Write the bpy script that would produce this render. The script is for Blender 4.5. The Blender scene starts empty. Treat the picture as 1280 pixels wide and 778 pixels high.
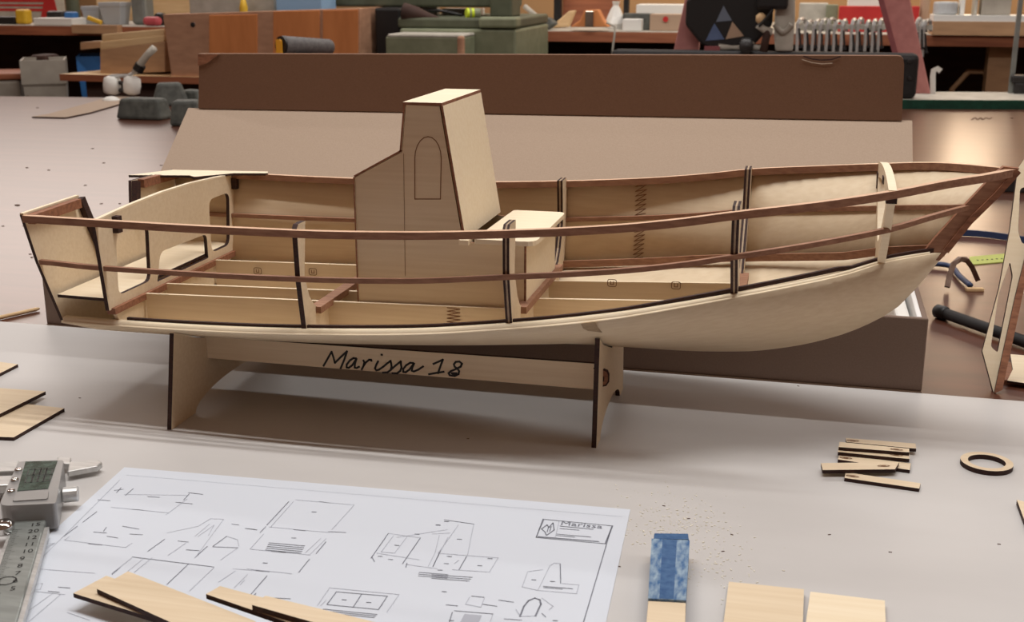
import bpy, bmesh, math, random
from mathutils import Vector, Matrix, geometry
random.seed(7)
scene = bpy.context.scene
COL = scene.collection

# ------------------------------------------------------------------ camera
F_PX, PITCH, YAW, CAM_Z = 1500.0, 0.273, 0.234, 0.28
ca, sa = math.cos(YAW), math.sin(YAW)
cp, sp = math.cos(PITCH), math.sin(PITCH)
RIGHT = Vector((ca, sa, 0))
FWD = Vector((-sa*cp, ca*cp, -sp))
UP = Vector((-sa*sp, ca*sp, cp))
EYE = Vector((0, 0, CAM_Z))

def ray(px, py):
    return RIGHT*((px-640)/F_PX) + FWD - UP*((py-389)/F_PX)
def at_z(px, py, z=0.0):                      # point of a horizontal plane
    d = ray(px, py); return EYE + d*((z-CAM_Z)/d.z)
def at_y(px, py, y):                          # point of an upright plane parallel to the boat
    d = ray(px, py); return EYE + d*(y/d.y)

cam = bpy.data.cameras.new('camera'); cam_ob = bpy.data.objects.new('camera', cam)
COL.objects.link(cam_ob); scene.camera = cam_ob
cam.sensor_width = 36; cam.lens = F_PX/1280*36; cam.clip_start = 0.01; cam.clip_end = 50
cam_ob.location = EYE; cam_ob.rotation_euler = (math.pi/2-PITCH, 0, YAW)
cam.dof.use_dof = True; cam.dof.focus_distance = 0.76; cam.dof.aperture_fstop = 26

# ------------------------------------------------------------------ materials
def lin(c):
    return tuple(((v/255)/12.92 if v/255 <= .04045 else ((v/255+.055)/1.055)**2.4) for v in c)
def mat(name, rgb, rough=.6, rgb2=None, scale=(60, 60, 60), detail=3, amount=1.0, bump=0, bscale=400, metal=0, spec=.5, wave=None, coat=0):
    m = bpy.data.materials.new(name); m.use_nodes = True
    nt = m.node_tree; b = nt.nodes['Principled BSDF']
    b.inputs['Roughness'].default_value = rough; b.inputs['Metallic'].default_value = metal
    b.inputs['Specular IOR Level'].default_value = spec
    b.inputs['Coat Weight'].default_value = coat
    c1 = lin(rgb)+(1,)
    b.inputs['Base Color'].default_value = c1
    tc = nt.nodes.new('ShaderNodeTexCoord')
    if rgb2 is not None:
        mp = nt.nodes.new('ShaderNodeMapping'); mp.inputs['Scale'].default_value = scale
        n = nt.nodes.new('ShaderNodeTexNoise'); n.inputs['Detail'].default_value = detail; n.inputs['Scale'].default_value = 1.0
        r = nt.nodes.new('ShaderNodeValToRGB')
        r.color_ramp.elements[0].position = .32; r.color_ramp.elements[1].position = .68
        r.color_ramp.elements[0].color = lin(rgb2)+(1,); r.color_ramp.elements[1].color = c1
        nt.links.new(tc.outputs['Object'], mp.inputs['Vector']); nt.links.new(mp.outputs[0], n.inputs['Vector'])
        nt.links.new(n.outputs['Fac'], r.inputs['Fac']); nt.links.new(r.outputs[0], b.inputs['Base Color'])
    if bump:
        n2 = nt.nodes.new('ShaderNodeTexNoise'); n2.inputs['Scale'].default_value = bscale; n2.inputs['Detail'].default_value = 4
        bp = nt.nodes.new('ShaderNodeBump'); bp.inputs['Strength'].default_value = bump; bp.inputs['Distance'].default_value = .0005
        nt.links.new(tc.outputs['Object'], n2.inputs['Vector']); nt.links.new(n2.outputs['Fac'], bp.inputs['Height'])
        nt.links.new(bp.outputs[0], b.inputs['Normal'])
    return m
M = {}
M['ply'] = mat('birch_ply', (222, 203, 174), .6, (215, 194, 163), (14, 420, 420), 2)
M['ply_pale'] = mat('pale_ply', (236, 220, 192), .6, (231, 213, 182), (14, 420, 420), 2)
M['edge'] = mat('burnt_ply_edge', (62, 32, 24), .75, (36, 16, 12), (300, 300, 900), 2)
M['strip'] = mat('scorched_strip', (162, 120, 94), .7, (136, 96, 74), (90, 500, 500), 3)
M['rail_top'] = mat('pale_rail_top', (214, 178, 148), .65, (200, 162, 132), (90, 500, 500), 3)
M['brown_edge'] = mat('toasted_edge', (156, 106, 78), .7, (122, 78, 56), (120, 400, 400), 3)
M['mark'] = mat('engraved_mark', (132, 92, 62), .8)
M['ink'] = mat('black_ink', (22, 18, 18), .6)
M['stain'] = mat('dark_stain', (150, 128, 104), .6, (180, 154, 122), (300, 300, 300), 3)
M['sheet'] = mat('grey_white_board', (197, 194, 192), .5, (190, 187, 185), (6, 14, 6), 4, bump=.08, bscale=900)
M['paper'] = mat('plan_paper', (206, 212, 222), .65)
M['line'] = mat('plan_line', (116, 119, 130), .8)
M['line_thin'] = mat('plan_line_thin', (172, 176, 187), .8)
M['table'] = mat('brown_table', (94, 57, 43), .29, (76, 45, 33), (3, 40, 20), 5, bump=.03, bscale=60, spec=.5)
M['kraft'] = mat('kraft_cardboard', (174, 153, 134), .85, (167, 146, 127), (900, 900, 900), 2, bump=.1)
M['kraft_shaded'] = mat('kraft_cardboard_shaded', (126, 93, 72), .85, (119, 87, 66), (900, 900, 900), 2, bump=.1)  # same cardboard as the lid, the flap's shade put into the colour
M['kraft_grey'] = mat('grey_cardboard', (122, 102, 90), .85, (115, 96, 84), (900, 900, 900), 2)
M['white_card'] = mat('white_card', (226, 224, 222), .6)
M['black'] = mat('black_plastic', (22, 21, 22), .45)
M['black_soft'] = mat('black_rubber', (34, 31, 32), .7, (24, 22, 22), (90, 90, 90))
M['dark'] = mat('dark_metal', (58, 56, 56), .45, (44, 42, 42), (60, 60, 60), metal=.4)
M['drum_grey'] = mat('drum_grey', (112, 108, 106), .6, (92, 88, 88), (200, 200, 200), 3)
M['hook'] = mat('rusty_steel', (132, 108, 94), .5, (108, 84, 72), (200, 200, 200), 3, metal=.3)
M['steel'] = mat('brushed_steel', (208, 208, 206), .38, (190, 190, 188), (60, 500, 60), metal=.6)
M['steel_matte'] = mat('satin_steel', (150, 155, 152), .42, (134, 139, 136), (40, 300, 40), metal=.5)
M['grey_plastic'] = mat('grey_plastic', (148, 147, 146), .38, metal=.35)
M['chrome'] = mat('chrome', (215, 215, 215), .14, metal=1)
M['lcd'] = mat('lcd_screen', (42, 56, 50), .10, (78, 96, 88), (220, 220, 220), 4, spec=.8)
M['white'] = mat('white_paint', (228, 226, 220), .5)
M['offwhite'] = mat('off_white', (190, 184, 172), .6, (168, 162, 150), (30, 30, 30))
M['bluecloth'] = mat('worn_blue', (44, 88, 136), .85, (146, 166, 182), (420, 130, 300), 6, bump=.4, bscale=700)
M['bluedark'] = mat('dark_blue', (42, 78, 124), .8, (66, 100, 140), (300, 300, 300), 4)
M['cable'] = mat('blue_cable', (44, 58, 92), .5)
M['tape'] = mat('yellow_green_tape', (176, 186, 92), .6)
M['lead'] = mat('lead_weight', (96, 98, 92), .7, (66, 68, 64), (60, 60, 60), 5, bump=.4, bscale=120)
M['wood'] = mat('pine_wood', (226, 194, 148), .65, (208, 172, 126), (8, 60, 60), 4)
M['wood_mid'] = mat('old_pine', (190, 150, 112), .7, (168, 130, 96), (10, 50, 50), 4)
M['wood_red'] = mat('bench_edge_wood', (172, 106, 72), .6, (140, 80, 54), (6, 60, 60), 4)
M['wood_orange'] = mat('orange_panel', (214, 136, 78), .6, (196, 120, 66), (30, 30, 6), 4)
M['wood_bin'] = mat('bin_wood', (190, 144, 114), .65, (170, 126, 98), (20, 20, 60), 4)
M['dark_wood'] = mat('dark_wood', (70, 44, 34), .8, (52, 32, 24), (10, 40, 40), 4)
M['green'] = mat('olive_green_paint', (134, 138, 112), .55, (120, 124, 98), (30, 30, 30), 3)
M['green_dark'] = mat('dark_green_paint', (92, 96, 76), .55, (80, 84, 66), (30, 30, 30), 3)
M['green_edge'] = mat('green_baize', (22, 76, 58), .85, (16, 60, 46), (80, 80, 80))
M['pink'] = mat('faded_red_paint', (206, 140, 134), .55, (192, 126, 122), (50, 50, 50), 3)
M['pink_dark'] = mat('dark_faded_red', (152, 86, 88), .55, (140, 76, 80), (50, 50, 50), 3)
M['red'] = mat('red_print', (196, 46, 42), .6, (182, 36, 36), (20, 20, 20))
M['rose'] = mat('rose_plastic', (186, 76, 84), .5)
M['yellow'] = mat('yellow_plastic', (220, 176, 44), .5)
M['lime'] = mat('lime_plastic', (206, 226, 40), .5)
M['orange'] = mat('orange_plastic', (226, 158, 40), .5)
M['blue'] = mat('blue_plastic', (52, 112, 176), .5)
M['blue_pale'] = mat('pale_blue_plastic', (150, 186, 220), .5)
M['tub'] = mat('grey_tub', (168, 160, 148), .6, (150, 142, 130), (20, 20, 20))
M['clear'] = mat('frosted_plastic', (176, 178, 180), .3, spec=.6)
M['slate'] = mat('slate_blue_print', (92, 112, 150), .6, (82, 100, 136), (60, 60, 60))
M['tan'] = mat('tan_print', (176, 148, 124), .6)
M['bluegrey'] = mat('blue_grey_print', (106, 116, 132), .6)
M['wall'] = mat('workshop_wall', (166, 130, 90), .85, (150, 116, 80), (2, 2, 2), 4)
M['floor'] = mat('concrete_floor', (96, 84, 74), .8, (82, 70, 62), (3, 3, 3), 5)
M['dust'] = mat('sawdust', (226, 220, 206), .9)
M['chip'] = mat('wood_chip', (92, 66, 50), .9)

# ------------------------------------------------------------------ object helpers
ORG = {}
def thing(name, label, cat, loc=(0, 0, 0), group=None):
    o = bpy.data.objects.new(name, None); COL.objects.link(o)
    o.location = loc; o.empty_display_size = .02
    o['label'] = label; o['category'] = cat
    if group: o['group'] = group
    ORG[o.name] = Vector(loc); return o
def tag(o, label, cat, group=None):
    o['label'] = label; o['category'] = cat
    if group: o['group'] = group
    return o
def obj(name, bm, mats, parent=None, smooth=False, bevel=0, label=None, origin=None):
    """link a bmesh given in world coordinates as one mesh object"""
    org = ORG[parent.name] if parent is not None else None
    if org is None:
        if origin is None:
            xs = [v.co for v in bm.verts]
            lo = Vector((min(v.x for v in xs), min(v.y for v in xs), min(v.z for v in xs)))
            hi = Vector((max(v.x for v in xs), max(v.y for v in xs), max(v.z for v in xs)))
            org = Vector(((lo.x+hi.x)/2, (lo.y+hi.y)/2, lo.z))
        else:
            org = Vector(origin)
    bmesh.ops.translate(bm, verts=bm.verts, vec=-org)
    bmesh.ops.recalc_face_normals(bm, faces=bm.faces)
    me = bpy.data.meshes.new(name); bm.to_mesh(me); bm.free()
    for m in (mats if isinstance(mats, (list, tuple)) else [mats]):
        me.materials.append(M[m] if isinstance(m, str) else m)
    if smooth:
        for p in me.polygons: p.use_smooth = True
    o = bpy.data.objects.new(name, me); COL.objects.link(o)
    if parent is not None: o.parent = parent
    else: o.location = org
    ORG[o.name] = org
    if bevel:
        b = o.modifiers.new('bevel', 'BEVEL'); b.width = bevel; b.segments = 2; b.limit_method = 'ANGLE'
    if label: o['label'] = label
    return o
def struct(o): o['kind'] = 'structure'; return o
def stuff(o): o['kind'] = 'stuff'; return o
def BM(): return bmesh.new()

def box(bm, x0, x1, y0, y1, z0, z1, mi=0, rot=None, pivot=None):
    vs = [bm.verts.new((x, y, z)) for x in (x0, x1) for y in (y0, y1) for z in (z0, z1)]
    for q in ((0, 1, 3, 2), (4, 6, 7, 5), (0, 4, 5, 1), (2, 3, 7, 6), (0, 2, 6, 4), (1, 5, 7, 3)):
        f = bm.faces.new([vs[i] for i in q]); f.material_index = mi
    if rot is not None:
        c = Vector(pivot) if pivot is not None else Vector(((x0+x1)/2, (y0+y1)/2, (z0+z1)/2))
        for v in vs: v.co = c + rot @ (v.co-c)
    return vs
def plate(bm, loops, T, O, U, V, N, fi=0, ei=1):
    """flat plate: outline + holes in (u,v), thickness T along N; cut edges get material ei"""
    O, U, V, N = Vector(O), Vector(U), Vector(V), Vector(N)
    A, B = [], []
    for lp in loops:
        A.append([bm.verts.new(O+U*u+V*v) for u, v in lp])
        B.append([bm.verts.new(O+U*u+V*v+N*T) for u, v in lp])
    tris = geometry.tessellate_polygon([[Vector((u, v, 0)) for u, v in lp] for lp in loops])
    fa = [v for l in A for v in l]; fb = [v for l in B for v in l]
    for t in tris:
        for arr in (fa, fb):
            try: f = bm.faces.new([arr[i] for i in t]); f.material_index = fi
            except ValueError: pass
    for la, lb in zip(A, B):
        n = len(la)
        for i in range(n):
            try: f = bm.faces.new((la[i], la[(i+1) % n], lb[(i+1) % n], lb[i])); f.material_index = ei
            except ValueError: pass
def flat(bm, pts, T, fi=0, ei=1):
    """horizontal plate from world xy points, bottom at pts z"""
    z = pts[0][2]
    plate(bm, [[(p[0], p[1]) for p in pts]], T, (0, 0, z), (1, 0, 0), (0, 1, 0), (0, 0, 1), fi, ei)
def sweep(bm, path, w, h, mi=0, upv=(0, 0, 1), cap=True, top=None):
    """rectangular bar along a path, w across, h along up"""
    rings = []; n = len(path); up0 = Vector(upv)
    for i, p in enumerate(path):
        p = Vector(p)
        t = (Vector(path[min(i+1, n-1)])-Vector(path[max(i-1, 0)])).normalized()
        s = t.cross(up0).normalized(); u = s.cross(t).normalized()
        rings.append([bm.verts.new(p+s*(a*w/2)+u*(b*h/2)) for a, b in ((-1, -1), (1, -1), (1, 1), (-1, 1))])
    for i in range(n-1):
        for k in range(4):
            f = bm.faces.new((rings[i][k], rings[i][(k+1) % 4], rings[i+1][(k+1) % 4], rings[i+1][k])); f.material_index = top if top is not None and k == 2 else mi
    if cap:
        for r in (rings[0], rings[-1]):
            f = bm.faces.new(r); f.material_index = mi
def tube(bm, path, r, seg=10, mi=0, radii=None):
    rings = []; n = len(path); prev = None
    for i, p in enumerate(path):
        p = Vector(p)
        t = (Vector(path[min(i+1, n-1)])-Vector(path[max(i-1, 0)])).normalized()
        if prev is None:
            a = Vector((0, 0, 1)) if abs(t.z) < .9 else Vector((1, 0, 0))
            s = t.cross(a).normalized()
        else:
            s = (prev - t*prev.dot(t)).normalized()
        prev = s; u = t.cross(s); rr = radii[i] if radii else r
        rings.append([bm.verts.new(p+s*(rr*math.cos(2*math.pi*k/seg))+u*(rr*math.sin(2*math.pi*k/seg))) for k in range(seg)])
    for i in range(n-1):
        for k in range(seg):
            f = bm.faces.new((rings[i][k], rings[i][(k+1) % seg], rings[i+1][(k+1) % seg], rings[i+1][k])); f.material_index = mi
    for r_ in (rings[0], rings[-1]):
        f = bm.faces.new(r_); f.material_index = mi
def lathe(bm, prof, c, axis=(0, 0, 1), seg=20, mi=0):
    """prof: (radius, height) list revolved about axis through c"""
    c = Vector(c); ax = Vector(axis).normalized()
    a = Vector((1, 0, 0)) if abs(ax.x) < .9 else Vector((0, 1, 0))
    s = ax.cross(a).normalized(); u = ax.cross(s)
    rings = [[bm.verts.new(c+ax*h+s*(r*math.cos(2*math.pi*k/seg))+u*(r*math.sin(2*math.pi*k/seg))) for k in range(seg)] for r, h in prof]
    for i in range(len(rings)-1):
        for k in range(seg):
            f = bm.faces.new((rings[i][k], rings[i][(k+1) % seg], rings[i+1][(k+1) % seg], rings[i+1][k])); f.material_index = mi
    for r_ in (rings[0], rings[-1]):
        f = bm.faces.new(r_); f.material_index = mi
def ribbon(bm, pts, w, N, mi=0, closed=False, T=.00005):
    """flat inked line with round joints on a surface with normal N"""
    N = Vector(N).normalized(); pts = [Vector(p) for p in pts]
    if closed: pts = pts+[pts[0]]
    for a, b in zip(pts[:-1], pts[1:]):
        d = (b-a)
        if d.length < 1e-7: continue
        s = N.cross(d.normalized())*(w/2); e = d.normalized()*(w*.35)
        f = bm.faces.new([bm.verts.new(q) for q in (a-e-s, b+e-s, b+e+s, a-e+s)]); f.material_index = mi
def roundpoly(pts, r, seg=4):
    out = []; n = len(pts)
    for i in range(n):
        p0, p, p1 = Vector(pts[i-1]).to_2d(), Vector(pts[i]).to_2d(), Vector(pts[(i+1) % n]).to_2d()
        rr = r[i] if isinstance(r, (list, tuple)) else r
        a = (p0-p); b = (p1-p); k = min(rr, a.length*.45, b.length*.45)
        if k < 1e-6: out.append(tuple(p)); continue
        A = p+a.normalized()*k; B = p+b.normalized()*k
        for j in range(seg+1):
            t = j/seg; out.append(tuple(A*(1-t)**2+p*2*t*(1-t)+B*t*t))
    return out
def pchip(xs, ys):
    n = len(xs); h = [xs[i+1]-xs[i] for i in range(n-1)]; d = [(ys[i+1]-ys[i])/h[i] for i in range(n-1)]
    m = [d[0]]+[0 if d[i-1]*d[i] <= 0 else 2*d[i-1]*d[i]/(d[i-1]+d[i]) for i in range(1, n-1)]+[d[-1]]
    def f(x):
        x = min(max(x, xs[0]), xs[-1]); i = 0
        while i < n-2 and x > xs[i+1]: i += 1
        t = (x-xs[i])/h[i]
        return (ys[i]*(1+2*t)*(1-t)**2 + h[i]*m[i]*t*(1-t)**2 + ys[i+1]*t*t*(3-2*t) + h[i]*m[i+1]*t*t*(t-1))
    return f
def text_bm(body, size, O, U, V, shear=0):
    cu = bpy.data.curves.new('txt', 'FONT'); cu.body = body; cu.size = size; cu.shear = shear; cu.resolution_u = 2
    o = bpy.data.objects.new('txt', cu); me = bpy.data.meshes.new_from_object(o)
    bm = BM(); bm.from_mesh(me); bpy.data.objects.remove(o); bpy.data.curves.remove(cu); bpy.data.meshes.remove(me)
    O, U, V = Vector(O), Vector(U), Vector(V)
    for v in bm.verts: v.co = O+U*v.co.x+V*v.co.y
    return bm
def join(bm, other):
    vm = {v: bm.verts.new(v.co) for v in other.verts}
    for f in other.faces: bm.faces.new([vm[v] for v in f.verts]).material_index = f.material_index
    other.free()
RZ = lambda a: Matrix.Rotation(a, 3, 'Z')
RY = lambda a: Matrix.Rotation(a, 3, 'Y')
RX = lambda a: Matrix.Rotation(a, 3, 'X')

# ================================================================== ROOM
bm = BM(); box(bm, -4.5, 3.5, -1.5, 5.0, -1.0, -.9); struct(obj('floor', bm, 'floor'))
bm = BM(); box(bm, -4.5, 3.5, 4.35, 4.45, -.9, 1.7); struct(obj('wall_back', bm, 'wall'))

# ================================================================== WORK TABLE
T0 = -.003
t = thing('work_table', 'large brown wood-topped work table under the boat and its cardboard box', 'table', (-.5, 1.4, -.9))
bm = BM(); box(bm, -3.0, 1.3, .30, 2.0, T0-.04, T0)
pA, pB = at_z(-150, 118.5, T0), at_z(1400, 136, T0)
for v in bm.verts:
    if v.co.y > 1.9: v.co.y = pA.y+(pB.y-pA.y)*(v.co.x-pA.x)/(pB.x-pA.x)
obj('table_top', bm, 'table', t, bevel=.004)
for x in (-2.8, 1.1):
    for y in (.45, 2.35):
        bm = BM(); box(bm, x-.05, x+.05, y-.05, y+.05, -.9, T0-.04); obj('leg', bm, 'wood_mid', t)
# white-grey board on the table
bm = BM()
a_, b_ = at_z(0, 402, 0), at_z(1280, 502, 0); e_ = (b_-a_).normalized(); n_ = Vector((e_.y, -e_.x, 0))
q0, q1 = a_-e_*.35, b_+e_*.35
flat(bm, [(q0.x, q0.y, T0), (q1.x, q1.y, T0), ((q1+n_*.47).x, (q1+n_*.47).y, T0), ((q0+n_*.47).x, (q0+n_*.47).y, T0)], .003)
tag(obj('work_board', bm, ['sheet', 'brown_edge'], origin=(-.2, .6, T0)), 'wide grey-white board laid over the front half of the brown table', 'board')

# ================================================================== CARDBOARD BOX
X0, X1, Y0, Y1, ZB = -.599, .0956, .840, .988, .053
t = thing('cardboard_box', 'long open mailer box with tan lid leaning back behind the model boat', 'box', ((X0+X1)/2, .92, T0))
bm = BM(); box(bm, X0, X1, Y0, Y1, T0, T0+.003); obj('box_floor', bm, 'kraft', t)
bm = BM(); box(bm, X0, X1, Y0, Y0+.004, T0+.003, ZB); obj('front_wall', bm, 'kraft_grey', t, bevel=.001)
bm = BM(); box(bm, X0, X1, Y1-.004, Y1, T0+.003, ZB); obj('back_wall', bm, 'kraft', t)
for x, s in ((X0, 1), (X1, -1)):
    bm = BM(); box(bm, min(x, x+s*.004), max(x, x+s*.004), Y0+.004, Y1-.004, T0+.003, ZB-.001, 0)
    box(bm, min(x+s*.004, x+s*.0075), max(x+s*.004, x+s*.0075), Y0+.004, Y1-.004, T0+.003, ZB, 1)
    obj('side_wall', bm, ['kraft_grey', 'white_card'], t, bevel=.0008, label='side wall with white inner lining')
def quadplate(bm, C, loop, T, fi=0, ei=0):
    """plate over the four corners C (u,v in 0..1), thickness T behind"""
    n = (C[1]-C[0]).cross(C[3]-C[0]).normalized()
    f = lambda u, v: (C[0].lerp(C[1], u)).lerp(C[3].lerp(C[2], u), v)
    fr = [bm.verts.new(f(u, v)) for u, v in loop]; bk = [bm.verts.new(f(u, v)-n*T) for u, v in loop]
    for t3 in geometry.tessellate_polygon([[Vector((u, v, 0)) for u, v in loop]]):
        for arr in (fr, bk): bm.faces.new([arr[k] for k in t3]).material_index = fi
    k = len(loop)
    for q in range(k): bm.faces.new((fr[q], fr[(q+1) % k], bk[(q+1) % k], bk[q])).material_index = ei
YF = 1.108
HL, HR = Vector((X0, Y1, ZB)), Vector((X1, Y1, ZB))
FL, FR = at_y(230, 135.5, YF), at_y(1136.5, 150, YF)
bm = BM(); quadplate(bm, [HL, HR, FR, FL], [(0, 0), (1, 0), (1, 1), (0, 1)], .004)
lid = obj('lid', bm, 'kraft', t, label='tan lid panel leaning back')
C = [at_y(243, 136, YF-.002), at_y(1123.5, 150, YF-.002), at_y(1127, 69.5, YF-.010), at_y(244, 67.5, YF-.010)]
t.rotation_euler.z = -.0122
rr = [(0, 0), (1, 0), (1, .87), (.9985, .95), (.9955, .99), (.991, 1), (0, 1)]
bm = BM(); quadplate(bm, C, rr, .004)
flap = obj('front_flap', bm, 'kraft_shaded', lid, label='shade-darkened brown tuck flap standing up at the far edge of the lid')
fq = lambda u, v, d=.0006: (C[0].lerp(C[1], u)).lerp(C[3].lerp(C[2], u), v)+Vector((0, -d, 0))
bm = BM(); pts = [fq(.874, .985), fq(.885, .945), fq(.897, .93), fq(.909, .94), fq(.920, .985)]
ribbon(bm, pts, .0011, (0, -1, 0)); pts2 = [fq(.872, .94), fq(.884, .895), fq(.897, .875), fq(.910, .885)]; ribbon(bm, pts2, .0009, (0, -1, 0), 1)
obj('tuck_slot', bm, ['edge', 'kraft'], lid)
bm = BM(); quadplate(bm, [fq(-.0012, .78, .001), fq(.012, .82, .001), fq(.034, 1.0, .001), fq(-.0012, 1.0, .001)], [(0, 0), (1, 0), (1, 1), (0, 1)], .0008, 0, 1)
obj('torn_corner', bm, ['brown_edge', 'kraft'], lid)

# ================================================================== MODEL BOAT
XS = [-.465, -.415, -.345, -.285, -.22, -.158, -.10, -.06, -.03, .0116, .0508, .0846, .105, .1222]
sh_b = pchip(XS, [.0950, .0963, .0960, .0948, .0930, .0903, .0868, .0832, .0798, .0695, .0545, .0350, .0195, .0012])
sh_z = pchip(XS, [.1360, .1358, .1353, .1353, .1369, .1404, .1452, .1502, .1550, .1600, .1651, .1698, .1712, .1722])
XM = [-.458, -.415, -.345, -.285, -.22, -.158, -.10, -.06, -.03, .0133, .053, .076, .1005]
md_b = pchip(XM, [.0895, .0912, .0925, .0928, .0918, .0895, .0840, .0785, .0730, .0565, .0370, .0200, .0012])
md_z = pchip(XM, [.1055, .1043, .1044, .1053, .1077, .1131, .1182, .1232, .1283, .1342, .1404, .1450, .1494])
XC = [-.456, -.415, -.345, -.285, -.22, -.158, -.10, -.06, -.03, .012, .0330, .0537, .0885]
ch_b = pchip(XC, [.0800, .0830, .0865, .0880, .0872, .0830, .0735, .0620, .0510, .0330, .0230, .0135, .0010])
ch_z = pchip(XC, [.0645, .0651, .0670, .0698, .0740, .0805, .0878, .0945, .0995, .1064, .1103, .1162, .1220])
XK = [-.456, -.30, -.20, -.12, -.065, -.025, .004, .0324, .0507, .064, .0764, .0885]
kl_z = pchip(XK, [.0420, .0435, .0470, .0492, .0496, .0519, .0572, .0665, .0760, .0858, .1020, .1212])
def hull_under(x, y):
    """height of the hull's underside at x and offset y from the centre line"""
    b, zc, zk = ch_b(x), ch_z(x), kl_z(x); u = min(1, abs(y)/b)
    bow = max(0, min(1, (x+.1)/.15)); zm = (zk+zc)/2-.003*(1-bow)-.002
    return (zk+(zm-zk)*u/.5 if u < .5 else zm+(zc-zm)*(u-.5)/.5)-.0019
# ================================================================== CRADLE
YC = .737
t = thing('boat_cradle', 'plywood display cradle with two end plates and a lettered crossbar', 'stand', (-.25, YC, 0))
def cradle_plate(x, half_b, half_t, ztop_edge, zmid, foot, arch, T=.003):
    o = [(-half_b, 0)]
    for i in range(17):
        u = -1+2*i/16; o.append((u*half_t, min(hull_under(x, u*half_t), hull_under(x+T, u*half_t))))
    o += [(half_b, 0), (half_b-foot, 0)]
    for i in range(1, 12):
        th = math.pi*i/12; o.append(((half_b-foot)*math.cos(th), arch*math.sin(th)))
    o.append((-half_b+foot, 0))
    bm = BM(); plate(bm, [o], T, (x, YC, 0), (0, 1, 0), (0, 0, 1), (1, 0, 0)); return bm
obj('end_plate', cradle_plate(-.381, .0895, .077, .0625, .040, .0325, .0118), ['ply', 'edge'], t)
ep = obj('end_plate', cradle_plate(-.112, .0565, .051, .0735, .050, .0150, .0128), ['ply', 'edge'], t)
bm = BM()
yb = .7015
plate(bm, [[(-.378, .0315), (-.112, .0305), (-.112, .0475), (-.378, .0465)]], .003, (0, yb, 0), (1, 0, 0), (0, 0, 1), (0, 1, 0))
bar = obj('crossbar', bm, ['ply', 'edge'], t)
bm = BM()
xz = lambda pts: [(at_y(x, y, yb).x, at_y(x, y, yb).z) for x, y in pts]
tl = xz([(742.5, 460.5), (754, 462.3), (759, 464.5), (761, 469), (760.8, 477), (757.5, 481.8), (752, 483), (742.5, 482.5)])
plate(bm, [tl], .003, (0, yb, 0), (1, 0, 0), (0, 0, 1), (0, 1, 0), 1, 0)
ribbon(bm, [(u, yb-.0003, v) for u, v in tl[:7]], .0009, (0, -1, 0))
ribbon(bm, [(u, yb-.0003, v) for u, v in xz([(743, 469.3), (751, 469.6), (754.6, 472), (754.2, 476), (751, 478), (743, 478)])], .0010, (0, -1, 0))
obj('tenon', bm, ['edge', 'brown_edge'], bar, label='rounded tenon end poking through the right end plate')
# handwriting on the crossbar
S = [[(130, 201), (158, 152), (184, 106), (195, 140), (206, 181), (245, 142), (287, 103), (268, 160), (244, 218)],
     [(348, 151), (330, 149), (306, 164), (285, 192), (284, 212), (298, 214), (322, 196), (350, 153), (340, 185), (338, 212), (350, 215), (368, 206)],
     [(396, 164), (402, 178), (396, 202), (384, 226)], [(396, 202), (412, 178), (434, 160), (448, 160), (450, 168)],
     [(494, 170), (481, 195), (473, 218), (482, 231), (500, 226), (530, 205)], [(515, 126), (521, 127)],
     [(530, 205), (556, 183), (577, 167), (580, 180), (584, 205), (578, 228), (556, 244), (524, 246)],
     [(584, 222), (612, 197), (646, 170), (646, 190), (650, 212), (642, 234), (620, 251), (588, 250)],
     [(728, 182), (708, 180), (682, 196), (661, 222), (662, 241), (678, 243), (702, 226), (734, 184), (722, 212), (718, 233), (732, 238), (762, 226), (795, 204)],
     [(862, 188), (894, 174), (926, 159), (912, 196), (893, 250)], [(832, 257), (880, 248), (932, 240)],
     [(1053, 186), (1036, 172), (1012, 174), (999, 190), (1004, 206), (1022, 218), (1034, 236), (1030, 256), (1004, 268), (972, 264), (964, 250), (980, 236), (1012, 222), (1044, 206), (1053, 186)],
     [(984, 250), (1018, 250)], [(990, 258), (1010, 258)]]
bm = BM()
for st in S:
    pts = [at_y(380+x/5.333, 420+y/5.333, yb-.0002) for x, y in st]
    ribbon(bm, pts, .00135, (0, -1, 0))
obj('lettering', bm, 'ink', bar, label='black handwritten lettering')

boat = thing('model_boat', 'unfinished plywood model boat with console, open frames on the near side', 'model boat', (-.17, YC, .045))

def lin_n(a, b, n): return [a+(b-a)*i/(n-1) for i in range(n)]
def solid(o, th, off=-1, rim=1):
    s = o.modifiers.new('thickness', 'SOLIDIFY'); s.thickness = th; s.offset = off; s.material_offset_rim = rim; s.use_even_offset = True
def loft(bm, curves, mi=0):
    rows = [[bm.verts.new(p) for p in c] for c in curves]
    for a, b in zip(rows[:-1], rows[1:]):
        for i in range(len(a)-1):
            f = bm.faces.new((a[i], a[i+1], b[i+1], b[i])); f.material_index = mi; f.smooth = True
# bottom panels
NN = 70
for s in (-1, 1):
    keel, mid, chine = [], [], []
    for x in lin_n(-.456, .0885, NN):
        b, zc, zk = ch_b(x), ch_z(x), kl_z(x)
        keel.append((x, YC, zk)); chine.append((x, YC+s*b, zc))
        bow = max(0, min(1, (x+.1)/.15))
        mid.append((x, YC+s*b*.5, (zk+zc)/2-.003*(1-bow)-.002))
    bm = BM(); loft(bm, [keel, mid, chine])
    o = obj('bottom_panel', bm, ['ply', 'ply_pale'], boat, smooth=True); solid(o, .0016, 0)
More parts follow.
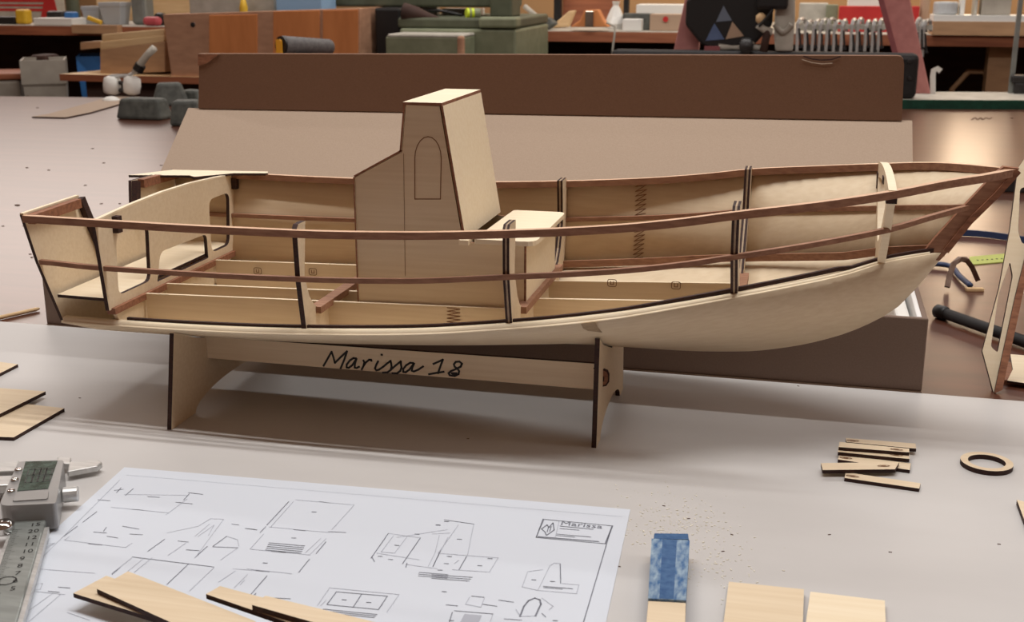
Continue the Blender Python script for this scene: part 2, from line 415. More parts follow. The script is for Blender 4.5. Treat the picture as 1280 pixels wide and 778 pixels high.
# port side panel
sx = lin_n(-.465, .1222, 60)
def chx(x):
    return x if -.40 < x < .03 else (x+(.009)*((-.40-x)/.065) if x <= -.40 else .03+(x-.03)*(.0885-.03)/(.1222-.03))
def mdx(x):
    return x if -.40 < x < .03 else (x+(.006)*((-.40-x)/.065) if x <= -.40 else .03+(x-.03)*(.1005-.03)/(.1222-.03))
bm = BM()
loft(bm, [[(x, YC+sh_b(x)-.001, sh_z(x)) for x in sx], [(mdx(x), YC+md_b(mdx(x))-.001, md_z(mdx(x))) for x in sx], [(chx(x), YC+ch_b(chx(x))-.001, ch_z(chx(x))) for x in sx]])
sp_o = obj('side_panel', bm, ['ply', 'edge'], boat, smooth=True); solid(sp_o, .0014, 0)
# rails (near side open, far side inside the panel)
for s in (-1, 1):
    off = .002 if s < 0 else .0042
    bm = BM(); sweep(bm, [(x, YC+s*max(.0004, sh_b(x)-off), sh_z(x)-.0018) for x in lin_n(-.4655, .1215, 60)], .0042, .0044, top=1)
    obj('sheer_rail', bm, ['strip', 'rail_top'], boat)
    bm = BM(); sweep(bm, [(x, YC+s*max(.0004, md_b(max(x, -.458))-off), md_z(max(x, -.458))) for x in lin_n(-.4625, .1000, 60)], .0032, .0029)
    obj('side_stringer', bm, 'strip', boat)
    bm = BM(); sweep(bm, [(x, YC+s*max(.0004, ch_b(x)-.0055*min(1, .25+ch_b(x)/.03)), ch_z(x)+(.0034 if s < 0 and x < .03 else .0018)) for x in lin_n(-.409 if s < 0 else -.446, .086, 60)], .0022, .0024 if s < 0 else .0048)
    obj('chine_stringer', bm, 'edge' if s < 0 else 'strip', boat)
bm = BM(); xs_ = lin_n(-.455, .080, 60)
loft(bm, [[(x, YC-ch_b(x)+(.0006+w_)*min(1, ch_b(x)/.012), ch_z(x)+h_*(1 if x < -.1 else max(.45, 1-(x+.1)/.2))) for x in xs_] for w_, h_ in ((.0042, .0004), (.0042, .0030), (0, .0026), (0, -.0006))])
obj('chine_batten', bm, 'ply_pale', boat)
# stem
bm = BM()
outer = [(.1245, .1730), (.1150, .1600), (.1010, .1435), (.0905, .1225), (.086, .1165)]
inner = [(.0745, .1180), (.0815, .1290), (.0930, .1450), (.1035, .1590), (.1110, .1690), (.1160, .1738)]
plate(bm, [outer+inner], .0050, (0, YC-.0025, 0), (1, 0, 0), (0, 0, 1), (0, 1, 0), 0, 1)
obj('stem', bm, ['strip', 'brown_edge'], boat)
bm = BM()
sweep(bm, [(.1240, YC, .1718), (.1135, YC, .1570), (.1005, YC, .1410), (.0890, YC, .1225)], .0075, .0035, 0, upv=(-.6, 0, .4))
obj('stem_cap', bm, 'brown_edge', boat)

# U-shaped frames
def frame_loop(x, wt, wm, zf, head=.003, hw=None):
    bs, zs, bm_, zm, bc, zc, zk = sh_b(x), sh_z(x), md_b(x), md_z(x), ch_b(x), ch_z(x), kl_z(x)
    half = [(bs-.0035, zs+.0005), (bm_-.003, zm), (bc-.004, zc+.0015)]
    inn = [(bs-wt, zs+head), (bm_-wm, zm), (bc-wm-.001, zf+.010), (bc-wm-.008, zf+.0025), (bc-wm-.014, zf)]
    o = [(-bs+.006, zs+head)]+[(-u, v) for u, v in half]+[(0, zk+.003)]+[(u, v) for u, v in half[::-1]]+[(bs-.006, zs+head)]
    o += inn+[(-u, v) for u, v in inn[::-1]]
    return o
def frame(x, wt, wm, zf, T, layers=1):
    bm = BM(); lp = frame_loop(x, wt, wm, zf)
    if layers == 1:
        plate(bm, [lp], T, (x, YC, 0), (0, 1, 0), (0, 0, 1), (1, 0, 0), 0, 1)
    else:
        plate(bm, [lp], T*.36, (x, YC, 0), (0, 1, 0), (0, 0, 1), (1, 0, 0), 0, 1)
        plate(bm, [lp], T*.24, (x+T*.37, YC, 0), (0, 1, 0), (0, 0, 1), (1, 0, 0), 0, 2)
        plate(bm, [lp], T*.36, (x+T*.62, YC, 0), (0, 1, 0), (0, 0, 1), (1, 0, 0), 0, 1)
    f = obj('frame', bm, ['ply', 'edge', 'stain'], boat)
    # toasted top of the floor beam
    bc = ch_b(x)-wm-.010
    bm = BM(); box(bm, x-.0008, x+T+.0034, YC-bc, YC+bc, zf-.0034, zf+.0008)
    obj('floor_beam', bm, 'strip', f)
    return f
frame(-.2875, .0165, .0095, .0815, .0032)
frame(-.1605, .0200, .0160, .0865, .0040, 2)
frame(-.0330, .0220, .0200, .0960, .0042, 2)
# bow ring frame with a cambered top
x = .0500; bs, zs, bc, zc, zk = sh_b(x), sh_z(x), ch_b(x), ch_z(x), kl_z(x)
o = []
for i in range(13):
    u = -1+2*i/12; o.append((u*(bs-.002), zs+.0045*(1-u*u)+.001))
o += [(md_b(x)-.003, md_z(x)), (bc-.001, zc+.001), (0, zk+.012), (-bc+.001, zc+.001), (-md_b(x)+.003, md_z(x))]
hole = [(-.041, .158), (-.026, .1605), (0, .1625), (.026, .1605), (.041, .158), (.024, .142), (.006, .128), (0, .126), (-.006, .128), (-.024, .142)]
bm = BM(); plate(bm, [o, hole[::-1]], .0045, (x, YC, 0), (0, 1, 0), (0, 0, 1), (1, 0, 0), 0, 1)
fr = obj('bow_frame', bm, ['ply', 'ply_pale'], boat)
for n_ in ((x-.0006, x+.0003, YC+.0420, YC+.0515, .151, .1605), (x-.0006, x+.0003, YC-.012, YC-.003, .1625, .1665), (x-.0006, x+.0052, YC-.0505, YC-.0435, .158, .1635)):
    bm = BM(); box(bm, *n_); obj('notch', bm, 'edge', fr)

# aft bulkhead
xb = -.415
o = [(-.0885, .0765), (-.0955, .1345)]
for y, z in ((-.071, .136), (-.0468, .1372), (-.0128, .1382), (.0251, .1378), (.0648, .1358), (.0950, .1336)): o.append((y, z))
o += [(.0905, .1043), (.0855, .0765)]
h1 = roundpoly([(-.0765, .0835), (-.0365, .0835), (-.034, .1215), (-.0735, .1215)], .006)
h2 = roundpoly([(-.0285, .0805), (.0448, .0805), (.0448, .0985), (-.0215, .0998)], [.001, .001, .005, .006])
h3 = roundpoly([(.0505, .083), (.0800, .083), (.0845, .1225), (.0515, .1225)], .007)
bm = BM(); plate(bm, [o, h1[::-1], h2[::-1], h3[::-1]], .0026, (xb-.0026, YC, 0), (0, 1, 0), (0, 0, 1), (1, 0, 0), 0, 1)
bh = obj('bulkhead', bm, ['ply', 'edge'], boat)
bm = BM(); sweep(bm, [(xb-.0013, YC+y, z+.0006) for y, z in ((-.0955, .1345), (-.071, .136), (-.0468, .1372), (-.0128, .1382), (.0251, .1378), (.0648, .1358), (.0940, .1337))], .0028, .0012); obj('top_batten', bm, 'ply_pale', bh)
bm = BM(); box(bm, xb-.003, xb+.0026, YC-.086, YC+.0845, .0735, .0775); obj('bulkhead_sill', bm, 'brown_edge', bh)
bm = BM(); box(bm, xb, xb+.004, YC+.0885, YC+.0935, .124, .1325); obj('cleat', bm, 'edge', bh)
bm = BM(); box(bm, xb, xb+.004, YC-.0765, YC-.0715, .124, .1345); obj('cleat', bm, 'edge', bh)
bm = BM(); plate(bm, [[(-.0815, .0745), (-.0775, .066), (0, .046), (.0775, .066), (.0815, .0745)]], .0026, (xb-.0026, YC, 0), (0, 1, 0), (0, 0, 1), (1, 0, 0), 0, 0)
obj('bulkhead_floor', bm, 'ply', bh)
# transom, two halves either side of the motor cut-out, raked aft
def tx(z): return -.4560-(z-.065)*.128
for s in (-1, 1):
    bm = BM()
    vx = Vector((-.128, 0, 1))
    lp = [(s*.0775, -.001), (s*.0895, .0405), (s*.0945, .0715), (s*.0330, .0725), (s*.0240, .046), (0, .046), (0, -.020)]
    plate(bm, [lp], .0022, (-.4560, YC, .065), (0, 1, 0), vx, (-1, 0, 0), 0, 1)
    tr = obj('transom', bm, ['ply', 'edge'], boat)
    bm = BM()
    A, B = Vector((tx(.133)+.003, YC+s*.0915, .1335)), Vector((tx(.133)+.003, YC+s*.040, .1345))
    sweep(bm, [A, B], .005, .006); obj('top_cleat', bm, 'brown_edge', tr)
    if s < 0: bm = BM(); sweep(bm, [(tx(.1368)-.0011, YC+s*.0940, .1371), (tx(.1368)-.0011, YC+s*.0335, .1380)], .0026, .0012); obj('top_batten', bm, 'ply_pale', tr)
    bm = BM()
    A, B = Vector((tx(.137)+.0025, YC+s*.0353, .1368)), (Vector((tx(.083)+.0025, YC+s*.0190, .083)) if s < 0 else Vector((tx(.112)+.0025, YC+.0262, .112)))
    sweep(bm, [A, B], .0050, .0042, upv=(1, 0, 0)); obj('inner_cleat', bm, 'edge', tr)
# splash-well floor between transom and bulkhead
bm = BM(); flat(bm, [(-.4545, YC-.0832, .0815), (-.4175, YC-.0850, .0815), (-.4175, YC+.0850, .0815), (-.4545, YC+.0832, .0815)], .0020)
obj('well_floor', bm, ['ply_pale', 'edge'], boat)
# port quarter deck
Z = .1352
bm = BM(); pts = [at_z(*p, Z) for p in ((161, 222), (215, 215.2), (335, 217.4), (335, 219.6), (292, 219.6), (243, 224.2), (237, 222.3))]
flat(bm, pts, .0018); obj('quarter_deck', bm, ['ply_pale', 'edge'], boat)
# longitudinal girders
def ztop(x):
    return .0775+(.0055)*(x+.413)/.258 if x < -.155 else .0830+(.0055)*(x+.155)/.122
def girder(y, xa, xb_, n=30):
    top, bot = [], []
    for x in lin_n(xa, xb_, n):
        b, zc, zk = ch_b(x), ch_z(x), kl_z(x); u = min(1, abs(y-YC)/max(b, 1e-4))
        zt = ztop(x); bot.append((x, min(zt-.001, zk+(zc-zk)*u-.001))); top.append((x, zt))
    bm = BM(); plate(bm, [bot+top[::-1]], .0022, (0, y, 0), (1, 0, 0), (0, 0, 1), (0, 1, 0), 0, 2)
    return obj('girder', bm, ['ply', 'edge', 'ply_pale'], boat)
g1 = girder(YC-.048, -.413, -.161)
g2 = girder(YC-.021, -.413, -.036)
g4 = girder(YC+.026, -.157, -.036)
g3 = girder(YC+.051, -.413, -.165)
def mark(px, py, y, par, w=.0058, h=.0048):
    c = at_y(px, py, y-.00025); bm = BM()
    lp = roundpoly([(c.x-w/2, c.z-h/2), (c.x+w/2, c.z-h/2), (c.x+w/2, c.z+h/2), (c.x-w/2, c.z+h/2)], .0015)
    ribbon(bm, [(u, c.y, v) for u, v in lp], .00045, (0, -1, 0), closed=True)
    ribbon(bm, [(c.x-.001, c.y, c.z+.0012), (c.x-.001, c.y, c.z-.001), (c.x+.001, c.y, c.z-.001), (c.x+.001, c.y, c.z+.0012)], .0005, (0, -1, 0))
    obj('engraved_mark', bm, 'mark', par)
mark(322, 339, YC+.051, g3); mark(391, 340, YC+.051, g3)
mark(765, 354, YC+.026, g4); mark(845, 357, YC+.026, g4); mark(497, 366, YC-.021, g2); mark(519, 367, YC-.021, g2)
def zigzag(pts_px, y_of, par, w=.00055):
    bm = BM(); ribbon(bm, [y_of(*p) for p in pts_px], w, (0, -1, 0)); obj('finger_joint', bm, 'mark', par)
zz = []
for i in range(5): zz += [(559, 385+i*4.4), (575, 387+i*4.4)]
zigzag(zz, lambda px, py: at_y(px, py, YC-.0483), g1, .0005)
def on_side(px, py):
    y = YC+.085
    for _ in range(20):
        p = at_y(px, py, y); zc, zm, zs = ch_z(p.x), md_z(p.x), sh_z(p.x)
        b = md_b(p.x)+(sh_b(p.x)-md_b(p.x))*(p.z-zm)/(zs-zm) if p.z > zm else ch_b(p.x)+(md_b(p.x)-ch_b(p.x))*(p.z-zc)/(zm-zc)
        y = YC+b-.0025
    return at_y(px, py, y)
zz = []
for i in range(8):
    y = 225+i*6.0; k = (800+(8.5-i*.12), 800-5+(-i*.1))
    zz += [(794.5-(i*.12), y+2.5), (808.5-(i*.25), y)]
zigzag(zz, on_side, sp_o)
zz = []
for i in range(7):
    y = 288+i*5.6; zz += [(793-(i*.3), y+2.6), (806-(i*.35), y)]
zigzag(zz, on_side, sp_o)

# console
con = None
yn, yf = YC-.0445, YC+.0435
prof = [(-.2645, .0700), (-.1575, .0800), (-.1575, .1225), (-.1960, .1225), (-.2095, .2045), (-.2305, .2050), (-.2337, .1765), (-.2645, .1598)]
bm = BM(); plate(bm, [prof], .0016, (0, yn, 0), (1, 0, 0), (0, 0, 1), (0, 1, 0), 0, 1)
con = obj('console', bm, ['ply', 'brown_edge'], boat)
bm = BM(); plate(bm, [prof], .0016, (0, yf-.0016, 0), (1, 0, 0), (0, 0, 1), (0, 1, 0), 0, 1); obj('console_side', bm, ['ply', 'brown_edge'], con)
def span_panel(name, p0, p1, T, y0, y1, m, nsign=1):
    a, b = Vector((p0[0], 0, p0[1])), Vector((p1[0], 0, p1[1])); d = b-a; n = Vector((-d.z, 0, d.x)).normalized()*nsign
    bm = BM(); plate(bm, [[(y0, 0), (y1, 0), (y1, d.length), (y0, d.length)]], T, a, (0, 1, 0), d.normalized(), n, 0, 1)
    return obj(name, bm, m, con)
span_panel('windscreen_panel', (-.1955, .1245), (-.2087, .2048), .0014, yn-.0004, yf+.0004, ['ply_pale', 'brown_edge'], -1)
span_panel('console_back', (-.2340, .1768), (-.2308, .2050), .0012, yn-.0006, yf+.0006, ['ply_pale', 'brown_edge'], 1)
span_panel('dash_panel', (-.2647, .1600), (-.2335, .1770), .0012, yn-.0006, yf+.0006, ['ply_pale', 'brown_edge'], 1)
span_panel('seat_back_panel', (-.2647, .0720), (-.2647, .1600), .0010, yn-.0006, yf+.0006, ['ply', 'brown_edge'], 1)
span_panel('seat_box_front', (-.1573, .0800), (-.1573, .1225), .0012, yn, yf, ['ply_pale', 'brown_edge'], -1)
bm = BM(); flat(bm, [(-.2322, yn-.001, .2050), (-.2078, yn-.001, .2048), (-.2078, yf+.001, .2048), (-.2322, yf+.001, .2050)], .0018)
obj('console_top', bm, ['ply_pale', 'brown_edge'], con)
bm = BM(); lp = roundpoly([(-.1870, YC-.0520), (-.1490, YC-.0520), (-.1490, YC+.0445), (-.1850, YC+.0445)], [.002, .008, .006, .003])
plate(bm, [lp], .0030, (0, 0, .1235), (1, 0, 0), (0, 1, 0), (0, 0, 1), 0, 0)
obj('seat_cushion', bm, 'ply_pale', con, label='pale seat plate with rounded corners', bevel=.0006)
bm = BM(); box(bm, -.1975, -.1915, yn-.004, yn+.006, .1215, .1245); obj('hinge_block', bm, ['ply_pale'], con)
bm = BM()
dl = [(518.5, 249), (518.5, 200)]+[(535-16.5*math.cos(math.pi*i/10), 198-27*math.sin(math.pi*i/10)) for i in range(11)]+[(551.5, 200), (550.5, 249)]
ribbon(bm, [at_y(x, y, yn-.0002) for x, y in dl], .0006, (0, -1, 0), closed=True)
obj('door_outline', bm, 'mark', con)
bm = BM(); ribbon(bm, [at_y(504.5, 192, yn-.0002), at_y(506.5, 345, yn-.0002)], .0003, (0, -1, 0)); obj('seam_line', bm, 'mark', con)
# dark glue stain on the hull bottom by the cradle
bm = BM()
def on_bottom(px, py):
    lo, hi = 0.0, .08
    for _ in range(40):
        m_ = (lo+hi)/2; p = at_y(px, py, YC-m_)
        if p.z > hull_under(p.x, m_)+.0009: lo = m_      # still inside the hull: come nearer
        else: hi = m_
    return at_y(px, py, YC-hi-.0006)
loft(bm, [[on_bottom(x, y) for x, y in r] for r in (((726, 405), (733, 404), (744, 403)), ((729, 411), (737, 410), (747, 409)), ((735, 414), (744, 415), (753, 416)))])
obj('glue_stain', bm, 'stain', boat)

# white insert in the right end of the cardboard box
xi = at_z(1119, 394, .046).x; bm = BM(); box(bm, xi, X1-.0105, Y0+.0065, Y1-.012, T0+.0032, .0470)
o = tag(obj('foam_insert', bm, 'white', bevel=.002), 'white foam insert in the right end of the cardboard box under the bow', 'insert')
# ================================================================== PLAN SHEET
t = thing('plan_sheet', 'white printed plan sheet with boat console drawings lying at the front', 'paper', (-.225, .5, 0))
pc = [at_z(155.5, 585.2), at_z(788, 638)]
pd = (pc[1]-pc[0]).normalized(); pn = Vector((pd.y, -pd.x, 0))
P = [pc[0], pc[1], pc[1]+pn*.21+pd*.002, pc[0]+pn*.21+pd*.014]
bm = BM(); n = 14
rows = [[P[0].lerp(P[1], i/n).lerp(P[3].lerp(P[2], i/n), j/n) for i in range(n+1)] for j in range(n+1)]
loft(bm, [[(p.x, p.y, .0003) for p in r] for r in rows])
for f_ in bm.faces: f_.smooth = False
o = obj('sheet', bm, ['paper'], t); solid(o, .00025, 0, 0)
ZP = .0006
thick, thin = BM(), BM()
def pl(pts, w=.00045, b=None, closed=False): ribbon(b if b is not None else thick, [at_z(x, y, ZP) for x, y in pts], w, (0, 0, 1), closed=closed)
c2 = lambda x, y: (x/3.57, 560+y/3.57)
c3 = lambda x, y: (300+x/3.57, 560+y/3.57)
c4 = lambda x, y: (540+x/3.93, 580+y/3.93)
c5 = lambda x, y: (640+x/5.256, 630+y/5.256)
c1 = lambda x, y: (80+x/3.368, 690+y/3.368)
def seg(c, *lines, w=.00045, b=None):
    for l in lines: pl([c(*p) for p in l], w, b)
# border
pl([(158, 594), (777, 646)], .00018, thin); pl([c5(655, 150), c5(470, 778)], .0005); pl([(150, 600), (20, 730)], .0003, thin)
# left drawings
seg(c2, [(510, 190), (550, 185)], [(540, 178), (520, 200)], [(595, 182), (560, 212)], [(437, 232), (492, 236)], [(432, 285), (370, 332)], [(345, 350), (285, 395)], [(660, 218), (712, 221)], [(785, 243), (858, 250)], [(840, 200), (905, 208)], [(845, 205), (820, 232)], [(588, 274), (640, 279)], [(418, 376), (475, 380)], [(475, 355), (462, 372)], [(548, 350), (620, 363)], [(580, 385), (636, 388)], [(478, 395), (525, 402)], [(395, 428), (455, 434)], [(660, 462), (735, 408)], [(795, 416), (840, 421)], [(832, 455), (888, 459)], [(1035, 341), (1065, 344)], [(1095, 360), (1142, 365)], [(870, 490), (925, 440)], [(950, 440), (1012, 395)], [(950, 442), (1062, 446)], [(500, 565), (535, 535)], [(590, 487), (955, 532)], [(840, 520), (745, 610)], [(260, 622), (312, 626)], [(215, 640), (265, 645)], [(1142, 650), (1110, 680)])
seg(c2, [(555, 208), (840, 212)], [(495, 265), (750, 290)], [(288, 412), (560, 445)], [(288, 412), (310, 396)], [(560, 445), (590, 425)], [(835, 228), (740, 300)], [(745, 380), (885, 350), (940, 316), (998, 319), (870, 492)], [(870, 395), (935, 340)], [(885, 395), (955, 345), (930, 392)], [(1012, 395), (1060, 410), (1066, 440)], [(1062, 446), (985, 500)], [(750, 480), (830, 425)], [(160, 540), (425, 560)], [(140, 640), (290, 655)], [(270, 655), (130, 775)], [(235, 650), (110, 740)], [(590, 490), (500, 560)], [(640, 495), (560, 560)], [(680, 490), (600, 555)], [(955, 535), (845, 640)], [(1040, 540), (1142, 548)], [(975, 600), (1050, 550)], [(1105, 565), (1045, 625)], [(160, 610), (190, 605), (180, 632), (150, 636)], [(150, 470), (245, 425), (200, 430)], [(245, 425), (185, 465)], [(300, 735), (400, 770)], w=.0003, b=thin)
# middle drawings
seg(c3, [(218, 240), (120, 345)], [(115, 352), (90, 378)], [(383, 420), (340, 472)], [(310, 497), (262, 556)], [(120, 572), (48, 655)], [(355, 240), (402, 246)], [(240, 365), (292, 370)], [(395, 374), (472, 378)], [(140, 462), (205, 468)], [(72, 548), (130, 553)], [(24, 360), (75, 366)], [(110, 668), (225, 674)], [(585, 492), (662, 382)], [(805, 402), (725, 518)], [(590, 490), (600, 508)], [(745, 515), (740, 534)], [(430, 643), (388, 700), (618, 722), (658, 662), (430, 643)], [(542, 655), (505, 712)], w=.00045)
seg(c3, [(248, 232), (510, 255), (410, 365)], [(238, 240), (140, 350)], [(130, 353), (400, 378)], [(105, 385), (45, 452), (310, 478), (385, 405)], [(360, 405), (290, 470)], [(30, 540), (230, 562)], [(662, 382), (805, 402)], [(685, 392), (630, 465), (690, 470), (745, 398)], [(610, 470), (800, 500)], [(890, 390), (870, 470), (840, 530)], [(928, 400), (860, 530)], [(400, 625), (345, 705)], [(400, 625), (710, 655), (655, 735)], [(385, 680), (360, 705)], [(700, 400), (925, 365)], [(740, 520), (880, 540)], [(20, 590), (0, 612)], w=.0003, b=thin)
for k in range(5): pl([c3(130-4*k, 424+8*k), c3(288-4*k, 438+8*k)], .00055)
for k in range(3): pl([c3(800-2*k, 556+8*k), c3(928-2*k, 566+8*k)], .00045); pl([c3(372-6*k, 720+7*k), c3(612-6*k, 744+7*k)], .00045)
for p in ((330, 286), (240, 402), (112, 514), (465, 678), (575, 690), (700, 435), (885, 345), (790, 385), (625, 484), (672, 498)): pl([c3(p[0]-9, p[1]), c3(p[0]+9, p[1]+1)], .0006)
# right drawings
seg(c4, [(5, 505), (40, 430)], [(170, 455), (132, 522)], [(630, 492), (632, 588)], [(550, 272), (512, 360)], [(885, 305), (850, 393)], [(195, 650), (255, 656)], [(250, 690), (318, 700)], [(70, 693), (125, 698)], [(328, 670), (400, 680)], [(110, 722), (300, 738)], [(540, 735), (558, 752)], [(100, 730), (85, 778)], [(355, 762), (440, 768)], [(60, 275), (205, 296)])
seg(c4, [(205, 296), (174, 452)], [(130, 300), (30, 440)], [(30, 440), (325, 462), (282, 532), (100, 520)], [(110, 490), (130, 475)], [(470, 530), (443, 605), (520, 622), (580, 500), (600, 488), (630, 490)], [(470, 530), (545, 520)], [(520, 622), (710, 638), (722, 595), (640, 588)], [(185, 655), (165, 690), (240, 705), (258, 660)], [(412, 715), (435, 750)], [(540, 660), (595, 700), (575, 718)], [(0, 345), (90, 340)], [(300, 738), (285, 778)], w=.0003, b=thin)
arch = [c4(430, 750)]+[c4(470+(i-4)*8+i*2, 700-38*math.sin(math.pi*(i+1)/9)) for i in range(8)]+[c4(508, 750)]
pl([c4(432, 750), c4(452, 700), c4(475, 672), c4(505, 660), (540+530/3.93, 580+668/3.93), c4(535, 690), c4(508, 748)], .0008); pl([c4(432, 750), c4(508, 748)], .0003, thin)
for k in range(3): pl([c4(0, 545+9*k), c4(198-8*k, 558+9*k)], .0005)
pl([c4(548, 602), c4(690, 614)], .0005); pl([c4(548, 608), c4(640, 616)], .0004)
pl([c4(545, 272), c4(888, 305), c4(852, 393), c4(512, 362)], .0005, closed=True); pl([c4(625, 280), c4(605, 365)], .0003, thin)
pl([c4(522, 358), c4(818, 382)], .0008); pl([c4(612, 345), c4(780, 360)], .0005); pl([c4(612, 352), c4(700, 360)], .0005); pl([c4(628, 318), c4(722, 326)], .0005); pl([c4(630, 306), c4(792, 322)], .0006)
pl([c4(538, 320), c4(565, 300), c4(575, 312), c4(595, 290), c4(600, 325), c4(580, 340), c4(562, 352), c4(555, 335)], .0006, closed=True)
pl([c4(572, 312), c4(566, 335)], .0005); pl([c4(586, 308), c4(578, 332)], .0005)
for p in ((135, 370), (85, 455), (70, 490), (40, 522), (30, 300), (72, 283), (235, 500), (500, 570), (592, 578), (60, 628), (285, 465), (605, 770), (95, 770)): pl([c4(p[0]-10, p[1]), c4(p[0]+10, p[1]+1)], .0006)
g = [c4(160, 738), c4(245, 745), c4(225, 790), c4(135, 785)]
f = thin.faces.new([thin.verts.new(at_z(*q, ZP)) for q in g])
tO = at_z(*c4(628, 300), ZP); tU = (at_z(*c4(760, 312), ZP)-tO).normalized(); tV = (at_z(*c4(636, 275), ZP)-tO).normalized()
obj('title_lettering', text_bm('Marissa', .0068, tO, tU*1.1, tV), 'line', t)
obj('line_drawing', thick, 'line', t); obj('fine_lines', thin, 'line_thin', t)

# ================================================================== PLY PIECES
def ply_px(name, pts, z, T, label, cat, group=None, holes=None, m=('ply', 'edge'), tilt=None):
    ps = [at_z(x, y, z+T) for x, y in pts]
    bm = BM(); plate(bm, [[(p.x, p.y) for p in ps]]+([[(q.x, q.y) for q in [at_z(x, y, z+T) for x, y in h]] for h in holes] if holes else []), T, (0, 0, z), (1, 0, 0), (0, 1, 0), (0, 0, 1))
    if tilt:
        for v in bm.verts: v.co.z += tilt(v.co)
    o = obj(name, bm, list(m)); tag(o, label, cat, group); return o
# on the plan
ply_px('plywood_offcut', [(91.5, 742), (133, 720), (330, 790), (280, 800)], .0065, .0022, 'small ply piece poking out under the wider one on the plan, mark in its corner', 'wood piece', 'loose ply pieces on the plan')
ply_px('plywood_offcut', [(121, 736.5), (160, 714.5), (317, 776), (400, 820), (290, 813)], .0090, .0024, 'widest bare ply piece lying on the plan at the bottom of the picture', 'wood piece', 'loose ply pieces on the plan')
ply_px('ply_strip', [(257.5, 743), (275, 733), (420, 772), (400, 792)], .0116, .0024, 'narrow ply strip lying across the widest ply piece on the plan', 'wood piece', 'loose ply pieces on the plan')
ply_px('ply_strip', [(315, 756.5), (332, 745), (560, 800), (545, 822)], .0142, .0026, 'narrow ply strip on the plan, the one nearest the hatch drawing', 'wood piece', 'loose ply pieces on the plan')
# left edge stack
ply_px('plywood_offcut', [(-60, 446), (-5, 452), (22.5, 455.5), (-60, 497)], 0, .0024, 'ply offcut mostly out of frame, farthest of three at the left edge', 'wood piece', 'ply offcuts at the left edge')
ply_px('plywood_offcut', [(-70, 480), (57, 489.5), (-70, 552)], .0026, .0024, 'middle ply offcut at the left edge, resting on the nearest one', 'wood piece', 'ply offcuts at the left edge')
ply_px('plywood_offcut', [(-60, 498), (40, 506), (80.5, 510.5), (17, 547), (-60, 544)], 0, .0024, 'nearest ply offcut at the left edge with a slanted corner', 'wood piece', 'ply offcuts at the left edge')
# bottom right squares
ply_px('ply_square', [(911, 727.5), (1005, 737), (1003, 800), (903, 790)], 0, .003, 'tan ply square at the bottom, left of the paler square', 'wood piece', 'ply squares at the front')
ply_px('ply_square', [(1013, 740), (1106, 751), (1108, 800), (1004, 800)], 0, .003, 'pale ply square at the bottom, right of the tan square', 'wood piece', 'ply squares at the front', m=('ply_pale', 'brown_edge'))
ply_px('ply_offcut', [(1271, 625), (1300, 632), (1300, 670), (1284, 660)], 0, .003, 'pointed ply offcut cut off by the right edge of the picture', 'wood piece')
# small strips
k_ = lambda x, y: (980+x/3.89, 500+y/3.89)
strips = [([(300, 186), (640, 213), (643, 238), (304, 205)], .0022, 'topmost of the six small ply strips, farthest from the camera'),
          ([(270, 205), (609, 238), (609, 256), (266, 230)], .0044, 'second of the six small ply strips from the far side'),
          ([(264, 228), (610, 262), (610, 288), (262, 254)], .0022, 'third of the six small ply strips from the far side'),
          ([(270, 266), (617, 310), (612, 342), (262, 290)], 0, 'fourth small ply strip, slipped under the notched one'),
          ([(180, 308), (560, 303), (540, 338), (188, 342)], .0022, 'fifth small ply strip, sticking out farthest to the left'),
          ([(300, 352), (664, 406), (658, 432), (294, 380)], 0, 'nearest small ply strip, lying apart from the other five')]
for pts, z, lab in strips:
    o = ply_px('ply_strip', [k_(*p) for p in pts], z, .0022, lab, 'wood strip', 'small ply strips')
    ps = [at_z(*k_(*p), z+.0024) for p in pts]
    end = .10 if lab[:3] in ('top', 'fou', 'nea') else .82
    c = ps[0].lerp(ps[1], end).lerp(ps[3].lerp(ps[2], end), .5); u = (ps[1]-ps[0]).normalized(); v = (ps[3]-ps[0]).normalized()
    bm = BM(); ribbon(bm, [c+u*(.0035*math.cos(q*.7))+v*(.0011*math.sin(q*.7)) for q in range(9)], .0005, (0, 0, 1), closed=True)
    ribbon(bm, [c-u*.0012, c+u*.0012], .0006, (0, 0, 1))
    obj('engraved_mark', bm, 'mark', o)
# ring
c = at_z(1233.5, 577, .003); bm = BM()
ro, ri = .0147, .0105
plate(bm, [[(ro*math.cos(2*math.pi*i/48), ro*math.sin(2*math.pi*i/48)) for i in range(48)], [(ri*math.cos(-2*math.pi*i/48), ri*math.sin(-2*math.pi*i/48)) for i in range(48)]], .003, (c.x, c.y, 0), (1, 0, 0), (0, 1, 0), (0, 0, 1))
tag(obj('ply_ring', bm, ['ply', 'edge']), 'flat ply ring lying right of the small strips', 'ring')

# sanding block
t = thing('sanding_block', 'wooden sanding block wrapped in worn blue abrasive, right of the plan', 'sanding block', at_z(835, 720, 0))
zt = .012
ps = [at_z(817, 670, zt), at_z(860, 670.5, zt), at_z(856, 800, zt), at_z(806, 800, zt)]
bm = BM(); plate(bm, [[(p.x, p.y) for p in ps]], zt, (0, 0, 0), (1, 0, 0), (0, 1, 0), (0, 0, 1), 0, 0); obj('block', bm, 'ply', t, bevel=.0008)
zc_ = zt+.0006
ps = [at_z(814.5, 675, zc_), at_z(862, 677, zc_), at_z(857.5, 752.5, zc_), at_z(810, 750, zc_)]
bm = BM(); plate(bm, [[(p.x, p.y) for p in ps]], zc_+.0004, (0, 0, .0002), (1, 0, 0), (0, 1, 0), (0, 0, 1), 0, 0)
ps = [at_z(828, 676, zc_), at_z(846, 677, zc_), at_z(842, 751, zc_), at_z(824, 750, zc_)]
plate(bm, [[(p.x, p.y) for p in ps]], .0003, (0, 0, zc_+.0004), (1, 0, 0), (0, 1, 0), (0, 0, 1), 1, 1)
